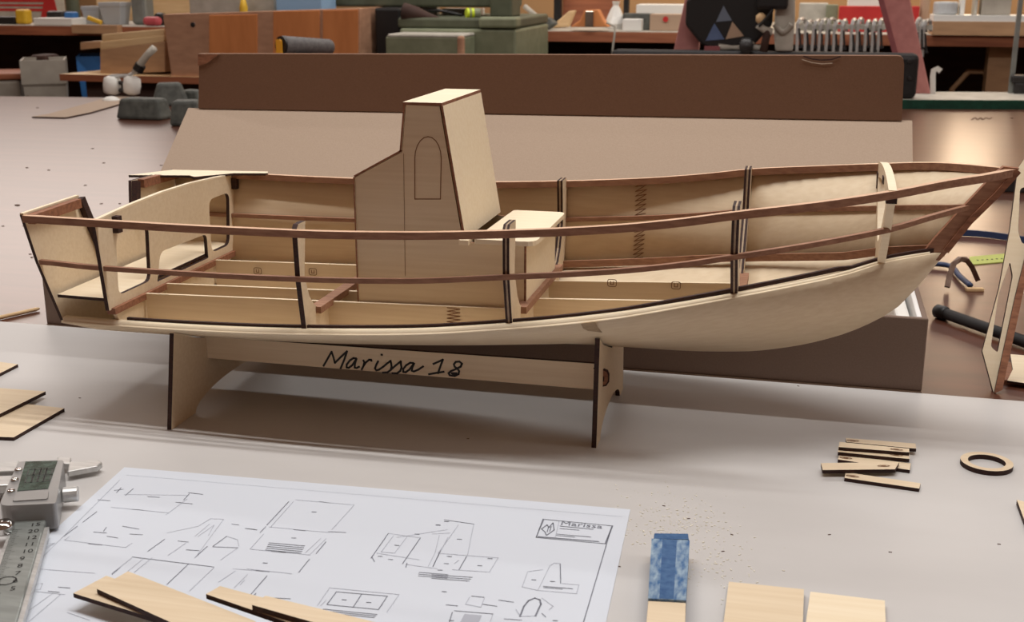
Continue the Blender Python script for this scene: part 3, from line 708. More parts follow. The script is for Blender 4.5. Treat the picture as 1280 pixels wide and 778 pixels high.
obj('abrasive_wrap', bm, ['bluecloth', 'bluedark'], t, label='worn blue abrasive wrap')
ps = [at_z(818, 667.5, zc_), at_z(860, 668, zc_), at_z(861, 675, zc_), at_z(817, 674, zc_)]
bm = BM(); plate(bm, [[(p.x, p.y) for p in ps]], .0008, (0, 0, zt), (1, 0, 0), (0, 1, 0), (0, 0, 1)); obj('wrap_end', bm, ['bluedark', 'bluedark'], t)
# sawdust around it
bm = BM()
for i in range(420):
    px, py = random.gauss(838, 36), random.gauss(652, 18)
    if i > 300: px, py = random.gauss(890, 30), random.gauss(700, 22)
    p = at_z(px, py, 0); s = random.uniform(.0002, .0007); r = random.random()*6.3
    box(bm, p.x-s, p.x+s, p.y-s*.4, p.y+s*.4, 0, s*.5, 0, RZ(r))
o = stuff(obj('sawdust', bm, 'dust')); o['label'] = 'pale sawdust scattered around the blue sanding block'; o['category'] = 'sawdust'
bm = BM()
for px, py in ((830, 633), (861, 649), (915, 669), (904, 690), (1037, 669), (1113, 691), (1249, 681), (774, 709), (100, 498), (998, 483), (585, 549)):
    p = at_z(px, py, 0); box(bm, p.x-.0009, p.x+.0007, p.y-.0002, p.y+.0003, 0, .0003, 0, RZ(random.uniform(-.5, .5)))
o = stuff(obj('wood_chips', bm, 'chip')); o['label'] = 'dark wood chips scattered over the grey-white board'; o['category'] = 'wood chips'
bm = BM()
for px, py in ((22, 257), (38, 318), (40, 322), (35, 120), (47, 135), (61, 213), (34, 210), (130, 204), (116, 186), (150, 255), (107, 232), (202, 207), (108, 260), (127, 255), (30, 283), (4, 283), (1265, 148)):
    p = at_z(px, py, T0); q = .0016*(1+max(0, (300-py)/200)) if (px, py) != (22, 257) else .0032
    box(bm, p.x-q, p.x+q*.7, p.y-q*.6, p.y+q*.6, T0, T0+q*.3, 0, RZ(random.uniform(-.6, .6)))
o = stuff(obj('crumbs', bm, 'chip')); o['label'] = 'dark crumbs scattered over the brown table left of the boat'; o['category'] = 'crumbs'

bm = BM(); ribbon(bm, [at_z(x, y, T0+.0004) for x, y in ((1214, 150), (1219, 147), (1222, 150), (1226, 147), (1228, 150), (1233, 147), (1236, 149), (1240, 147))], .004, (0, 0, 1))
tag(obj('pencil_scribble', bm, 'chip'), 'dark pencil scribble on the shiny far right of the brown table', 'scribble')
# ================================================================== CALIPER
zb = .0075
A, B = at_z(36.5, 655, zb), at_z(-6, 790, zb)
cd = (B-A).normalized(); cn = Vector((-cd.y, cd.x, 0))        # cd towards the viewer, cn to the right
t = thing('digital_caliper', 'grey digital caliper with display lying across the plan corner', 'caliper', (A.x, A.y, 0))
def cal(u, v, z): return A+cd*u+cn*v+Vector((0, 0, z-zb))
def cplate(pts, z, T, name, mats, par=t, bevel=0, label=None):
    bm = BM(); plate(bm, [[((cd*u+cn*v).x, (cd*u+cn*v).y) for u, v in pts]], T, (A.x, A.y, z), (1, 0, 0), (0, 1, 0), (0, 0, 1), 0, 0)
    return obj(name, bm, mats, par, bevel=bevel, label=label)
W = .0078
beam = cplate([(-.075, -W), (.12, -W), (.12, W), (-.075, W)], .0035, .0040, 'beam', 'steel_matte', bevel=.0008)
cplate([(.004, W), (.12, W), (.12, W+.0022), (.004, W+.0022)], .0030, .0034, 'beam_edge', 'steel')
cplate([(.004, -W-.0016), (.12, -W-.0016), (.12, -W), (.004, -W)], .0030, .0034, 'beam_edge', 'steel')
bm = BM()
for i in range(46):
    u = .006+i*.0017; ln = .0042 if i % 5 == 0 else .0024
    ribbon(bm, [cal(u, -W+.0008, .00765), cal(u, -W+.0008+ln, .00765)], .00022, (0, 0, 1))
for i, s_ in enumerate(('15', '20', '12', '11', '10', '9', '8', '7', '6', '5')):
    u = .004+i*.0076
    join(bm, text_bm(s_, .0056, cal(u, .0005, .00765), cn, -cd))
ribbon(bm, [cal(.062+.004*math.cos(q*.52), -.002+.0042*math.sin(q*.52), .00765) for q in range(12)], .0006, (0, 0, 1), closed=True)
obj('scale_marks', bm, 'ink', beam)
# slider body with display
zt = .0165
def cloc(px, py, z=zt):
    p = at_z(px, py, z)-A; return (p.dot(cd), p.dot(cn))
body = [cloc(23, 577), cloc(80, 575), cloc(70, 629.5), cloc(-2, 633)]
bt = roundpoly(body, [.003, .003, .002, .006])
bdy = cplate(bt, .0022, zt-.0022, 'slider_body', 'grey_plastic', bevel=.0012)
scr = [cloc(32, 577.8), cloc(72, 576.8), cloc(60, 611.5), cloc(21.5, 614.5)]
cplate(scr, zt, .0003, 'display', 'lcd', bdy, label='dark green display window')
bm = BM()
for k in range(4):
    f0 = .18+.19*k; p0 = Vector(scr[0]).lerp(Vector(scr[1]), f0); p1 = Vector(scr[3]).lerp(Vector(scr[2]), f0)
    for h0, h1 in ((.3, .5), (.55, .75)):
        q0, q1 = p0.lerp(p1, h0), p0.lerp(p1, h1); q2 = q0+Vector((0, .0034)); q3 = q1+Vector((0, .0034))
        ribbon(bm, [cal(q.x, q.y, zt+.0004) for q in (q0, q1, q3, q2)], .0006, (0, 0, 1), closed=True)
obj('digits', bm, 'black', bdy)
cov = [cloc(22, 616.5), cloc(61, 613.5), cloc(60, 625), cloc(15, 628)]
cplate(roundpoly(cov, .002), zt, .0006, 'battery_cover', 'grey_plastic', bdy, bevel=.0002)
for px, py in ((23, 588.5), (18.5, 601), (14, 615)):
    u, v = cloc(px, py); bm = BM(); lathe(bm, [(.0021, 0), (.0021, .0008), (.0013, .0014)], cal(u, v, zt), seg=16); obj('button', bm, 'chrome', bdy, smooth=True)
u, v = cloc(92, 618, .008); bm = BM(); lathe(bm, [(.0038, -.004), (.0042, -.0035), (.0042, .0035), (.0038, .004)], cal(u, v-.0015, .008), axis=cn, seg=16)
obj('thumb_roller', bm, 'steel', t)
u, v = cloc(4, 657, .010); bm = BM(); lathe(bm, [(.0045, 0), (.0052, .001), (.0052, .0045), (.004, .006)], cal(u, v, .006), seg=18); obj('lock_screw', bm, 'chrome', t, smooth=True)
jaw = [cloc(86, 577, .006), cloc(122, 574.5, .006), cloc(128, 578, .006), cloc(122, 583, .006), cloc(84, 590, .006)]
cplate(jaw, .0025, .0035, 'inside_jaw', 'steel', bevel=.0008)
cplate([cloc(72, 571.5, .006), cloc(89, 572, .006), cloc(88, 580, .006), cloc(70, 580, .006)], .0025, .0035, 'inside_jaw', 'steel', bevel=.0006)
cplate([cloc(-40, 583, .010), cloc(24, 575, .010), cloc(24, 588, .010), cloc(-40, 592, .010)], .005, .005, 'outside_jaw', 'steel', bevel=.001)
cplate([cloc(-40, 596, .010), cloc(18, 594, .010), cloc(12, 606, .010), cloc(-40, 610, .010)], .005, .005, 'outside_jaw', 'steel', bevel=.001)

# ================================================================== THINGS RIGHT OF THE BOAT
t = thing('ply_frame_assembly', 'standing plywood side frame with long slots at the right edge', 'frame', at_z(1245, 492, T0))
Yp = at_z(1241, 491, T0).y
KL = .38                                        # the frame leans back from its foot
LV, LN = Vector((0, KL, 1)), Vector((0, 1, -KL)).normalized()
def yp(pts, Y):
    out = []
    for x, y in pts:
        d = ray(x, y); tt = (Y+KL*(CAM_Z-T0))/(d.y-KL*d.z); out.append((d.x*tt, CAM_Z+d.z*tt-T0))
    return out
LO = Vector((0, Yp, T0))
outl = yp([(1242, 491), (1228, 439), (1249, 360), (1262.5, 287), (1272.5, 210), (1282, 196), (1330, 190), (1330, 262), (1292, 300), (1274, 380), (1254, 466)], Yp)
sB = yp(roundpoly([(1262.5, 327), (1266, 345), (1247, 441), (1238.5, 434), (1248, 368)], [4, 3, 3, 4, 3]), Yp)
sA = yp(roundpoly([(1275, 235), (1300, 232), (1300, 300), (1278, 306), (1272.5, 290)], [5, 5, 5, 5, 5]), Yp)
bm = BM(); plate(bm, [outl, sB[::-1], sA[::-1]], .0045, LO, (1, 0, 0), LV, LN); obj('side_plate', bm, ['ply_pale', 'edge'], t)
bm = BM(); plate(bm, [yp([(1242, 492), (1252, 488), (1277, 372), (1292, 300), (1286, 300), (1268, 372), (1247, 468)], Yp)], .003, LO-LN*.003, (1, 0, 0), LV, LN); obj('edge_strip', bm, ['brown_edge', 'edge'], t)
p0, p1 = at_z(1262, 484, T0), at_z(1340, 490, T0)
bm = BM(); box(bm, p0.x-.004, p0.x+.10, p0.y+.006, p0.y+.05, T0, T0+.003); obj('base_plate', bm, 'brown_edge', t)
bm = BM(); q = [at_z(x, y, T0+.0045) for x, y in ((1263, 443), (1300, 446), (1300, 482), (1259, 476), (1266, 462))]
plate(bm, [[(p.x, p.y) for p in q]], .0015, (0, 0, T0+.003), (1, 0, 0), (0, 1, 0), (0, 0, 1), 0, 1); obj('cross_plate', bm, ['ply_pale', 'edge'], t)
# black tool handle
a, b = at_z(1170, 388, T0+.006), at_z(1300, 434, T0+.006)
bm = BM(); u = (b-a).normalized(); L = (b-a).length
t = thing('black_rod', 'black round tool handle lying on the table right of the box', 'tool', (a.x, a.y, T0))
tube(bm, [a+u*.012, a+u*L], .0048, 14); obj('shaft', bm, 'black_soft', t, smooth=True)
bm = BM(); tube(bm, [a, a+u*.002, a+u*.011, a+u*.013], .006, 14, radii=[.0045, .006, .006, .005]); obj('end_cap', bm, 'black', t, smooth=True)
# cables and bits
def curve_px(pts, z, n=8):
    ps = [at_z(x, y, z) for x, y in pts]; out = []
    for i in range(len(ps)-1):
        p0, p1, p2, p3 = ps[max(i-1, 0)], ps[i], ps[i+1], ps[min(i+2, len(ps)-1)]
        for k in range(n):
            s = k/n; out.append(.5*((2*p1)+(p2-p0)*s+(2*p0-5*p1+4*p2-p3)*s*s+(3*p1-p0-3*p2+p3)*s**3))
    return out+[ps[-1]]
bm = BM(); sweep(bm, curve_px([(1140, 300), (1185, 292), (1220, 292), (1262, 297), (1320, 306)], T0+.004), .003, .007); tag(obj('blue_strap', bm, 'cable', smooth=False), 'flat dark blue strap curving across the table behind the bow', 'strap')
bm = BM(); tube(bm, curve_px([(1130, 330), (1165, 330), (1188, 333), (1200, 346), (1213, 357)], T0+.004), .0026, 8, radii=None)
tag(obj('blue_cable', bm, 'cable', smooth=True), 'thin blue cable ending by the brown hook right of the bow', 'cable')
bm = BM(); p = [at_z(1212, 321, T0+.001), at_z(1212, 331, T0+.001), at_z(1258, 327, T0+.001), at_z(1258, 317, T0+.001)]
plate(bm, [[(q.x, q.y) for q in p]], .001, (0, 0, T0), (1, 0, 0), (0, 1, 0), (0, 0, 1), 0, 0)
for k in range(6):
    q = at_z(1222+k*6, 325.5-k*.4, T0+.0012); lathe(bm, [(.0011, 0), (.0011, .0003)], q, seg=10, mi=1)
tag(obj('measuring_strip', bm, ['tape', 'black']), 'yellow-green marked strip lying behind the ply frame', 'strip')
bm = BM(); pa = at_z(1184, 360, T0+.003); yy = pa.y
hk = [(1184, 359), (1187, 345), (1192, 330), (1200, 324), (1208, 325), (1215, 334), (1222, 350)]
y2 = at_z(1222, 351, T0+.003).y; sweep(bm, [at_y(x, y, yy+(y2-yy)*i/6) for i, (x, y) in enumerate(hk)], .0045, .0042, upv=(0, 1, 0))
tag(obj('wire_hook', bm, 'hook', smooth=False), 'grey-brown bent hook standing on the table right of the bow', 'hook')
bm = BM(); p = at_z(1218, 364, T0); box(bm, p.x-.008, p.x+.008, p.y-.003, p.y+.003, T0, T0+.003, 0, RZ(.2)); tag(obj('wood_scrap', bm, 'wood', bevel=.0005), 'tiny tan wood scrap beside the bent hook', 'scrap')
bm = BM(); p = at_z(1240, 198, T0); t_ = at_z(1262, 246, T0)
box(bm, at_z(1246, 240, T0).x-.006, at_z(1246, 240, T0).x+.06, at_z(1246, 240, T0).y, at_z(1246, 240, T0).y+.02, T0, T0+.022)
tag(obj('grey_case', bm, 'dark', bevel=.002), 'dark grey case behind the tip of the bow', 'case')
# stick at left
a, b = at_z(-30, 404, T0+.002), at_z(49, 386, T0+.002); bm = BM(); tube(bm, [a, b-(b-a)*.06, b], .0018, 8, radii=[.0018, .0018, .001])
tag(obj('wooden_stick', bm, 'wood', smooth=True), 'thin wooden stick on the table left of the stern', 'stick')

# ================================================================== FAR END OF THE TABLE, LEFT
def rock(name, px, py, w, d, h, label, rot=0, taper=.75, m='lead'):
    p = at_z(px, py, T0); bm = BM(); vs = box(bm, p.x-w/2, p.x+w/2, p.y, p.y+d, T0, T0+h)
    c = Vector((p.x, p.y+d/2, 0))
    for v in vs:
        if v.co.z > T0+h/2: v.co.x = c.x+(v.co.x-c.x)*taper; v.co.y = c.y+(v.co.y-c.y)*taper
        v.co = Vector((c.x, c.y, 0))+RZ(rot) @ (v.co-Vector((c.x, c.y, 0)))
    return tag(obj(name, bm, m, bevel=.006), label, 'weight', 'lead weights')
rock('lead_weight', 173, 150, .105, .05, .042, 'nearest dark grey lead weight, a plain wedge left of the box flap', -.02, .82)
rock('lead_weight', 226, 158, .06, .055, .048, 'lead weight half hidden by the corner of the box lid', .3, .8)
rock('lead_weight', 205, 133, .085, .06, .05, 'rounded lead weight behind the plain wedge', .5, .6)
rock('lead_weight', 236, 130, .07, .05, .03, 'flattest lead weight, behind the others against the box flap', -.2, .7)
bm = BM(); p = [at_z(x, y, T0+.001) for x, y in ((40, 147), (62, 143), (110, 130), (140, 121), (175, 122), (150, 131), (112, 142), (82, 148))]
plate(bm, [[(q.x, q.y) for q in p]], .003, (0, 0, T0), (1, 0, 0), (0, 1, 0), (0, 0, 1)); tag(obj('cardboard_scrap', bm, ['kraft', 'edge']), 'curled strip of cardboard on the far left of the table', 'cardboard')
p = at_z(133, 128, T0); bm = BM(); lathe(bm, [(.021, 0), (.02, .005), (.012, .010), (.003, .012)], (p.x, p.y+.02, T0), seg=18); tag(obj('white_disc', bm, 'white', smooth=True), 'small round white disc on the table below the hand clamp', 'disc')
# green edged plank at the right far edge
p0, p1 = at_z(1124, 136.5, T0), at_z(1340, 137.5, T0)
t = thing('green_edged_board', 'long board with a green front edge across the far end of the table', 'board', ((p0.x+p1.x)/2, p0.y, T0))
d_ = (p1-p0).normalized(); nn = Vector((-d_.y, d_.x, 0)); hh = at_y(1200, 125.5, at_z(1200, 137, T0).y).z-T0; p0 = p0-d_*.85
bm = BM(); plate(bm, [[(-.02, 0), ((p1-p0).length, 0), ((p1-p0).length, hh), (-.02, hh)]], .008, p0, d_, (0, 0, 1), nn, 0, 0); obj('front_edge', bm, 'green_edge', t, label='dark green front edge')
bm = BM(); plate(bm, [[(-.02, 0), ((p1-p0).length, 0), ((p1-p0).length, hh), (-.02, hh)]], .19, p0+nn*.008, d_, (0, 0, 1), nn, 0, 0); obj('board', bm, 'offwhite', t)

# ================================================================== BACK BENCH
BZ, BY = .125, 3.5
def bxp(x0, x1, yt, yb_, Y, depth, z0=None):
    """box whose front face spans these image rows at depth Y"""
    a, b = at_y(x0, yb_, Y), at_y(x1, yt, Y)
    return (a.x, b.x, Y, Y+depth, a.z if z0 is None else z0, b.z)
t = thing('workbench', 'long cluttered workbench with reddish wood edge along the back wall', 'workbench', (-1, 3.9, -.9))
bm = BM(); box(bm, -4.0, 2.4, BY, 4.33, BZ-.004, BZ); obj('bench_top', bm, 'offwhite', t)
bm = BM(); box(bm, -4.0, 2.4, BY-.006, BY+.03, BZ-.030, BZ-.002); obj('front_edge', bm, 'wood_red', t)
bm = BM(); box(bm, -4.0, 2.4, 3.0, 4.3, -.36, -.34) if False else box(bm, -4.0, -1.98, 3.0, 4.3, -.36, -.34); box(bm, -1.98, 2.4, 3.5, 4.3, -.36, -.34); obj('lower_shelf', bm, 'dark_wood', t)
bm = BM(); box(bm, -4.0, 2.4, 4.28, 4.33, -.9, BZ-.004); obj('back_board', bm, 'dark_wood', t)
for px in (-40, 1251):
    x = at_y(px, 60, BY+.08).x; bm = BM(); box(bm, x-.032, x+.032, BY+.06, BY+.12, -.9, BZ-.03); obj('leg', bm, 'dark_wood' if px < 0 else 'wood_mid', t)
x0, x1, *_ = bxp(1166, 1290, 20, 28, BY, .1); zt = at_y(1200, 19, BY).z
# raised white rail on the right
bm = BM(); box(bm, x0, x1+.1, BY-.02, BY+.10, BZ, at_y(1200, 26.5, BY).z, 1); box(bm, x0, x1+.1, BY-.018, BY+.1, at_y(1200, 26.5, BY).z, zt, 0)
tag(obj('white_rail', bm, ['white', 'wood_mid']), 'white-topped plank along the right end of the back bench', 'plank')
# plank at left
a = bxp(93, 142, 26, 34, BY-.02, .05); bm = BM(); box(bm, a[0], a[1]+.02, BY-.036, BY-.0065, BZ-.022, BZ+.004); 
tag(obj('bench_plank', bm, 'wood_mid'), 'short brown plank fixed at the bench edge above the blue tub', 'plank')

def item(name, x0, x1, yt, yb_, Y, depth, m, label, cat, bevel=.004, group=None, z0=BZ, build=None):
    a = bxp(x0, x1, yt, yb_, Y, depth, z0); bm = BM()
    box(bm, *a) if build is None else build(bm, a)
    return tag(obj(name, bm, m, bevel=bevel), label, cat, group)
def b_round(bm, a):      # upright round body
    r = (a[1]-a[0])/2; h = a[5]-a[4]; lathe(bm, [(r*.86, 0), (r, h*.1), (r, h*.85), (r*.9, h*.97), (r*.3, h)], ((a[0]+a[1])/2, a[2]+r, a[4]), seg=18)
def b_tub(bm, a):        # tapered open tub with a rim
    cx, cy = (a[0]+a[1])/2, (a[2]+a[3])/2; w, d, h = (a[1]-a[0])/2, (a[3]-a[2])/2, a[5]-a[4]
    rings = [(.74, 0), (.95, .80), (1.0, .82), (1.0, 1.0), (.92, 1.0), (.88, .82), (.68, .06)]
    rows = [[bm.verts.new((cx+sx_*w*k, cy+sy*d*k, a[4]+h*q)) for sx_, sy in ((-1, -1), (1, -1), (1, 1), (-1, 1))] for k, q in rings]
    for r0, r1 in zip(rows[:-1], rows[1:]):
        for i in range(4): bm.faces.new((r0[i], r0[(i+1) % 4], r1[(i+1) % 4], r1[i]))
    bm.faces.new(rows[0]); bm.faces.new(rows[-1])
def b_rod(bm, a):        # leaning rod from lower right to upper left
    r = .008; tube(bm, [(a[1], a[2], a[4]+r), (a[0], a[2], a[5]-r)], r, 10)
def b_bag(bm, a):
    cx, cy = (a[0]+a[1])/2, (a[2]+a[3])/2; w, h = (a[1]-a[0])/2, a[5]-a[4]; rings = []
    for q, k in ((0, .9), (.2, 1.05), (.45, .8), (.7, .5), (.85, .3), (1, .42)):
        rings.append([bm.verts.new((cx+w*k*math.cos(i*.6283)*random.uniform(.8, 1.1), cy+w*k*math.sin(i*.6283)*random.uniform(.8, 1.1), a[4]+h*q)) for i in range(10)])
    for r0, r1 in zip(rings[:-1], rings[1:]):
        for i in range(10): bm.faces.new((r0[i], r0[(i+1) % 10], r1[(i+1) % 10], r1[i]))
    bm.faces.new(rings[0]); bm.faces.new(rings[-1])

# --- left end of the bench
t = thing('printed_packet', 'red and white printed packet at the far left of the back bench', 'packet', (at_y(30, 28, 3.8).x, 3.8, BZ))
a = bxp(-20, 68, -6, 22, 3.75, .06, BZ); bm = BM(); box(bm, *a); obj('packet_body', bm, 'offwhite', t, bevel=.006)
bm = BM(); h = a[5]-a[4]
for q0, q1 in ((.40, .50), (.58, .66), (.74, .96)): box(bm, a[0], a[1]-.01, a[2]-.002, a[2], a[4]+h*q0, a[4]+h*q1)
plate(bm, [[(a[1]-.06, a[4]+h*.12), (a[1]+.01, a[4]+h*.12), (a[1]-.004, a[4]+h), (a[1]-.035, a[4]+h)]], .003, (0, a[2]-.003, 0), (1, 0, 0), (0, 0, 1), (0, 1, 0), 0, 0)
obj('red_stripes', bm, 'red', t)
item('black_tool', -10, 18, 21, 27, 3.55, .05, 'black', 'flat black tool at the left end of the bench beside a yellow block', 'tool')
item('yellow_block', 19, 31, 12, 28, 3.55, .04, 'yellow', 'small yellow block standing in front of the printed packet', 'block', .008)
item('dark_pliers', 57, 78, 14, 21, 3.6, .04, 'dark', 'dark grey hand tool lying right of the red and white packet', 'tool', .008, z0=BZ+.01)
item('green_bottle', 80, 92, -8, 20, 3.68, .05, 'green_dark', 'dark green bottle with a yellow top on the left of the bench', 'bottle', build=b_round)
item('blue_spool', 80, 92, 15, 24, 3.56, .03, 'blue', 'blue spool lying in front of the dark green bottle', 'spool', .006)
item('paper_pile', 42, 90, 23, 30, 3.52, .08, 'white', 'low pile of white paper scraps near the bench edge', 'papers', .002)
item('clear_tub', 102, 123, 8, 26, 3.62, .07, 'clear', 'frosted tub with a tan lid, left of the round one', 'tub', build=b_tub)
item('clear_tub', 124, 150, 3, 25, 3.6, .07, 'clear', 'clear grey tub left of the grey vise on the back bench', 'tub', build=b_tub)
item('pencil', 110, 126, 19, 23, 3.54, .01, 'yellow', 'yellow pencil lying in front of the tubs', 'pencil', build=b_rod)
item('small_vise', 164, 180, -10, 21, 3.62, .06, 'steel_matte', 'grey metal bench vise rising out of the picture left of the bin', 'vise', .01)
item('red_pouch', 177, 198, 21, 28, 3.53, .03, 'rose', 'rounded rose red pouch lying near the bin', 'pouch', .012)
item('black_ball', 191, 204, 16, 25, 3.58, .03, 'black', 'black ball between the red pouch and the wooden bin', 'ball', .012)
item('yellow_board', 122, 250, -8, 22, 3.95, .02, 'wood', 'tan board leaning behind the tubs and vise', 'board', .002)

# --- stand behind the table with planks and bin
SY = 2.95
zs_ = at_y(150, 95, SY).z
t = thing('side_stand', 'low wooden stand behind the table carrying planks and the bin', 'stand', (at_y(200, 95, SY).x, SY+.2, -.9))
xa, xb2 = at_y(69, 95, SY).x, at_y(436, 100, SY).x
bm = BM(); plate(bm, [[(xa, SY+.02), (xb2, SY), (xb2, SY+.5), (xa+.10, SY+.5)]], .018, (0, 0, zs_-.018), (1, 0, 0), (0, 1, 0), (0, 0, 1), 0, 1); obj('stand_top', bm, ['wood', 'wood_red'], t)
bm = BM(); box(bm, xa+.06, xb2, SY+.05, SY+.07, -.9, zs_-.018); obj('front_panel', bm, 'dark_wood', t)
# planks
Yq = SY+.06
def plankp(p, Y0, dep, label, m='wood'):
    bm = BM(); q = [(at_y(x, y, Y0).x, at_y(x, y, Y0).z) for x, y in p]
    plate(bm, [q], dep, (0, Y0, 0), (1, 0, 0), (0, 0, 1), (0, 1, 0), 0, 0)
    return tag(obj('plank', bm, m, bevel=.002), label, 'plank', 'planks beside the bin')
plankp([(125, 93.0), (125, 62), (206, 52), (206, 90)], Yq, .20, 'upright brown board carrying the stacked planks left of the bin', 'wood_mid')
plankp([(125, 61.8), (125, 52.5), (205, 44), (205, 51.8)], Yq+.001, .085, 'lower pale plank resting on the upright board left of the bin')
plankp([(127, 52), (127, 43), (205, 36), (205, 43.6)], Yq+.004, .075, 'upper pale plank, topmost beside the bin')
plankp([(100, 62.5), (100, 53), (150, 50), (150, 57)], Yq+.1, .08, 'short plank end sticking out left of the stack', 'wood_mid')
# wooden bin
Yb = SY+.02
def wp(p, Y=Yb): v = at_y(p[0], p[1], Y); return (v.x, v.z)
t = thing('wooden_bin', 'large open wooden bin with orange panels behind the box flap', 'bin', (at_y(330, 97, Yb).x, Yb+.15, zs_))
zb0 = zs_
q = [wp((214, 97)), wp((203, 18)), wp((450, 10)), wp((450, 97))]
q[0] = (q[0][0], zb0); q[3] = (q[3][0], zb0)
bm = BM(); plate(bm, [q], .02, (0, Yb, 0), (1, 0, 0), (0, 0, 1), (0, 1, 0), 0, 0); obj('front_panel', bm, 'wood_bin', t, bevel=.003)
for x0, x1, y0 in ((262, 322, 19), (342, 400, 14), (404, 448, 13)):
    r = [wp((x0, 95)), wp((x0, y0)), wp((x1, y0-1)), wp((x1, 95))]
    bm = BM(); plate(bm, [r], .003, (0, Yb-.003, 0), (1, 0, 0), (0, 0, 1), (0, 1, 0), 0, 0); obj('inset_panel', bm, 'wood_orange', t, bevel=.001)
bm = BM(); lathe(bm, [(.007, 0), (.006, .002)], (wp((241, 31))[0], Yb, wp((241, 31))[1]), axis=(0, -1, 0), seg=12); obj('screw', bm, 'black', t)
bm = BM(); plate(bm, [[(q[0][0], zb0), (q[1][0], q[1][1]), (q[1][0]+.015, q[1][1]), (q[0][0]+.015, zb0)]], .28, (0, Yb+.02, 0), (1, 0, 0), (0, 0, 1), (0, 1, 0), 0, 0); obj('side_panel', bm, 'wood_bin', t)
bm = BM(); box(bm, q[3][0]-.015, q[3][0], Yb+.02, Yb+.30, zb0, q[2][1]-.002); obj('side_panel', bm, 'wood_bin', t)
bm = BM(); box(bm, q[0][0]+.02, q[3][0]-.015, Yb+.285, Yb+.30, zb0, q[1][1]-.005); obj('back_panel', bm, 'wood_bin', t)
bm = BM(); box(bm, q[0][0]+.01, q[3][0]-.015, Yb+.02, Yb+.285, zb0, zb0+.015); obj('bin_floor', bm, 'wood_bin', t)
q_bin = q[3][0]
def in_bin(name, x0, x1, yt, Y, dep, m, label, cat, bevel=.003):
    a = bxp(x0, x1, yt, 30, Y, dep, zb0+.0155); bm = BM(); box(bm, *a); return tag(obj(name, bm, m, bevel=bevel), label, cat)
in_bin('grey_sheet', 238, 342, -12, Yb+.08, .02, 'offwhite', 'pale grey panel standing in the wooden bin', 'panel')
in_bin('pale_blue_box', 346, 402, -8, Yb+.06, .10, 'blue_pale', 'pale blue box in the right half of the wooden bin', 'box')
a = bxp(296, 306, -6, 14, Yb+.035, .03, zb0+.015); bm = BM(); lathe(bm, [(.011, 0), (.011, a[5]-a[4]-.03), (.004, a[5]-a[4])], ((a[0]+a[1])/2, Yb+.05, a[4]), seg=14)
tag(obj('yellow_tube', bm, 'yellow', smooth=True), 'yellow tube standing in front of the pale panel in the bin', 'tube')
# grey roller with yellow end, lying on top behind the flap
Yr = 1.9
a, b = at_y(352, 57, Yr), at_y(413, 59, Yr+.09)
t = thing('drum_tool', 'grey drum shaped tool with a yellow end behind the box flap', 'tool', (a.x, Yr, a.z))
r_ = at_y(352, 44.5, Yr).z-a.z
bm = BM(); u = (b-a).normalized(); tube(bm, [a, a+u*.004, b-u*.004, b], r_, 22, radii=[r_*.94, r_, r_*.84, r_*.74]); obj('drum', bm, 'drum_grey', t, smooth=True)
bm = BM(); tube(bm, [a-u*.002, a+u*.002], r_*.96, 22); obj('rim', bm, 'black', t)
bm = BM(); plate(bm, [roundpoly([(-r_*.4, -r_*1.0), (r_*.4, -r_*1.0), (r_*.4, r_*.62), (-r_*.4, r_*.62)], r_*.25)], .004, a-u*.003, u.cross(Vector((0, 0, 1))).normalized(), (0, 0, 1), -u, 0, 0); obj('end_plate', bm, 'orange', t, label='yellow end plate')
bm = BM(); box(bm, a.x+.002, b.x-.012, Yr+.005, Yr+.05, T0, a.z-r_*.97); obj('base', bm, 'dark', t)
# hand tool with two white pads
Yh = 2.62
t = thing('pad_clamp', 'hand clamp with two white pads and a long handle left of the bin', 'clamp', at_z(152, 121, T0))
def hp(px, py, Y=Yh): return at_y(px, py, Y)
for px in (140, 165):
    bm = BM(); c = hp(px, 107); lathe(bm, [(.010, -.022), (.019, -.017), (.021, 0), (.019, .017), (.010, .022)], c, axis=(.1, .05, 1), seg=18); obj('pad', bm, 'white', t, smooth=True, label='white pad')
bm = BM(); tube(bm, [hp(143, 103), hp(163, 105)], .005, 10); tube(bm, [hp(143, 112), hp(163, 114)], .005, 10); obj('spindle', bm, 'dark', t)
bm = BM(); tube(bm, [hp(131, 104), hp(135, 97), hp(140, 95), hp(160, 95), hp(168, 90)], .0045, 10); obj('bracket', bm, 'steel', t)
bm = BM(); tube(bm, [hp(167, 91), hp(172, 86), hp(175, 81), hp(183, 70), hp(193, 60)], .007, 12, radii=[.006, .010, .009, .008, .009]); obj('handle', bm, 'offwhite', t, smooth=True)
bm = BM(); tube(bm, [hp(172, 88), hp(176, 81)], .013, 12); obj('collar', bm, 'black', t)
# tubs under the bench
def turn(o):
    phi = math.atan2(-o.location.x, o.location.y); o.rotation_euler.z = phi*.9
    for v in o.data.vertices: v.co.x *= math.cos(phi)*.98
    return o
def tub(px0, px1, yt, Y, dep, m, label, name='storage_tub'):
    a = bxp(px0, px1, yt, 118, Y, dep, -.34); bm = BM(); b_tub(bm, a); return tag(turn(obj(name, bm, m)), label, 'tub', 'tubs under the bench')
tub(10, 63, 76, 3.16, .16, 'tub', 'grey tapered tub under the back bench')
tub(80, 134, 71, 3.52, .2, 'blue', 'blue tub with a pale rim under the back bench')
a = bxp(-56, 2, 101, 118, 3.2, .2, -.339); bm = BM(); box(bm, *a); tag(turn(obj('white_crate', bm, 'tub', bevel=.01)), 'pale box at the far left under the bench', 'box')
a = bxp(-56, 4, 93, 100, 3.2, .2, at_y(0, 101, 3.2).z); bm = BM(); box(bm, *a); tag(turn(obj('painted_board', bm, 'wood_red', bevel=.004)), 'reddish board lying on the pale box under the bench', 'board')
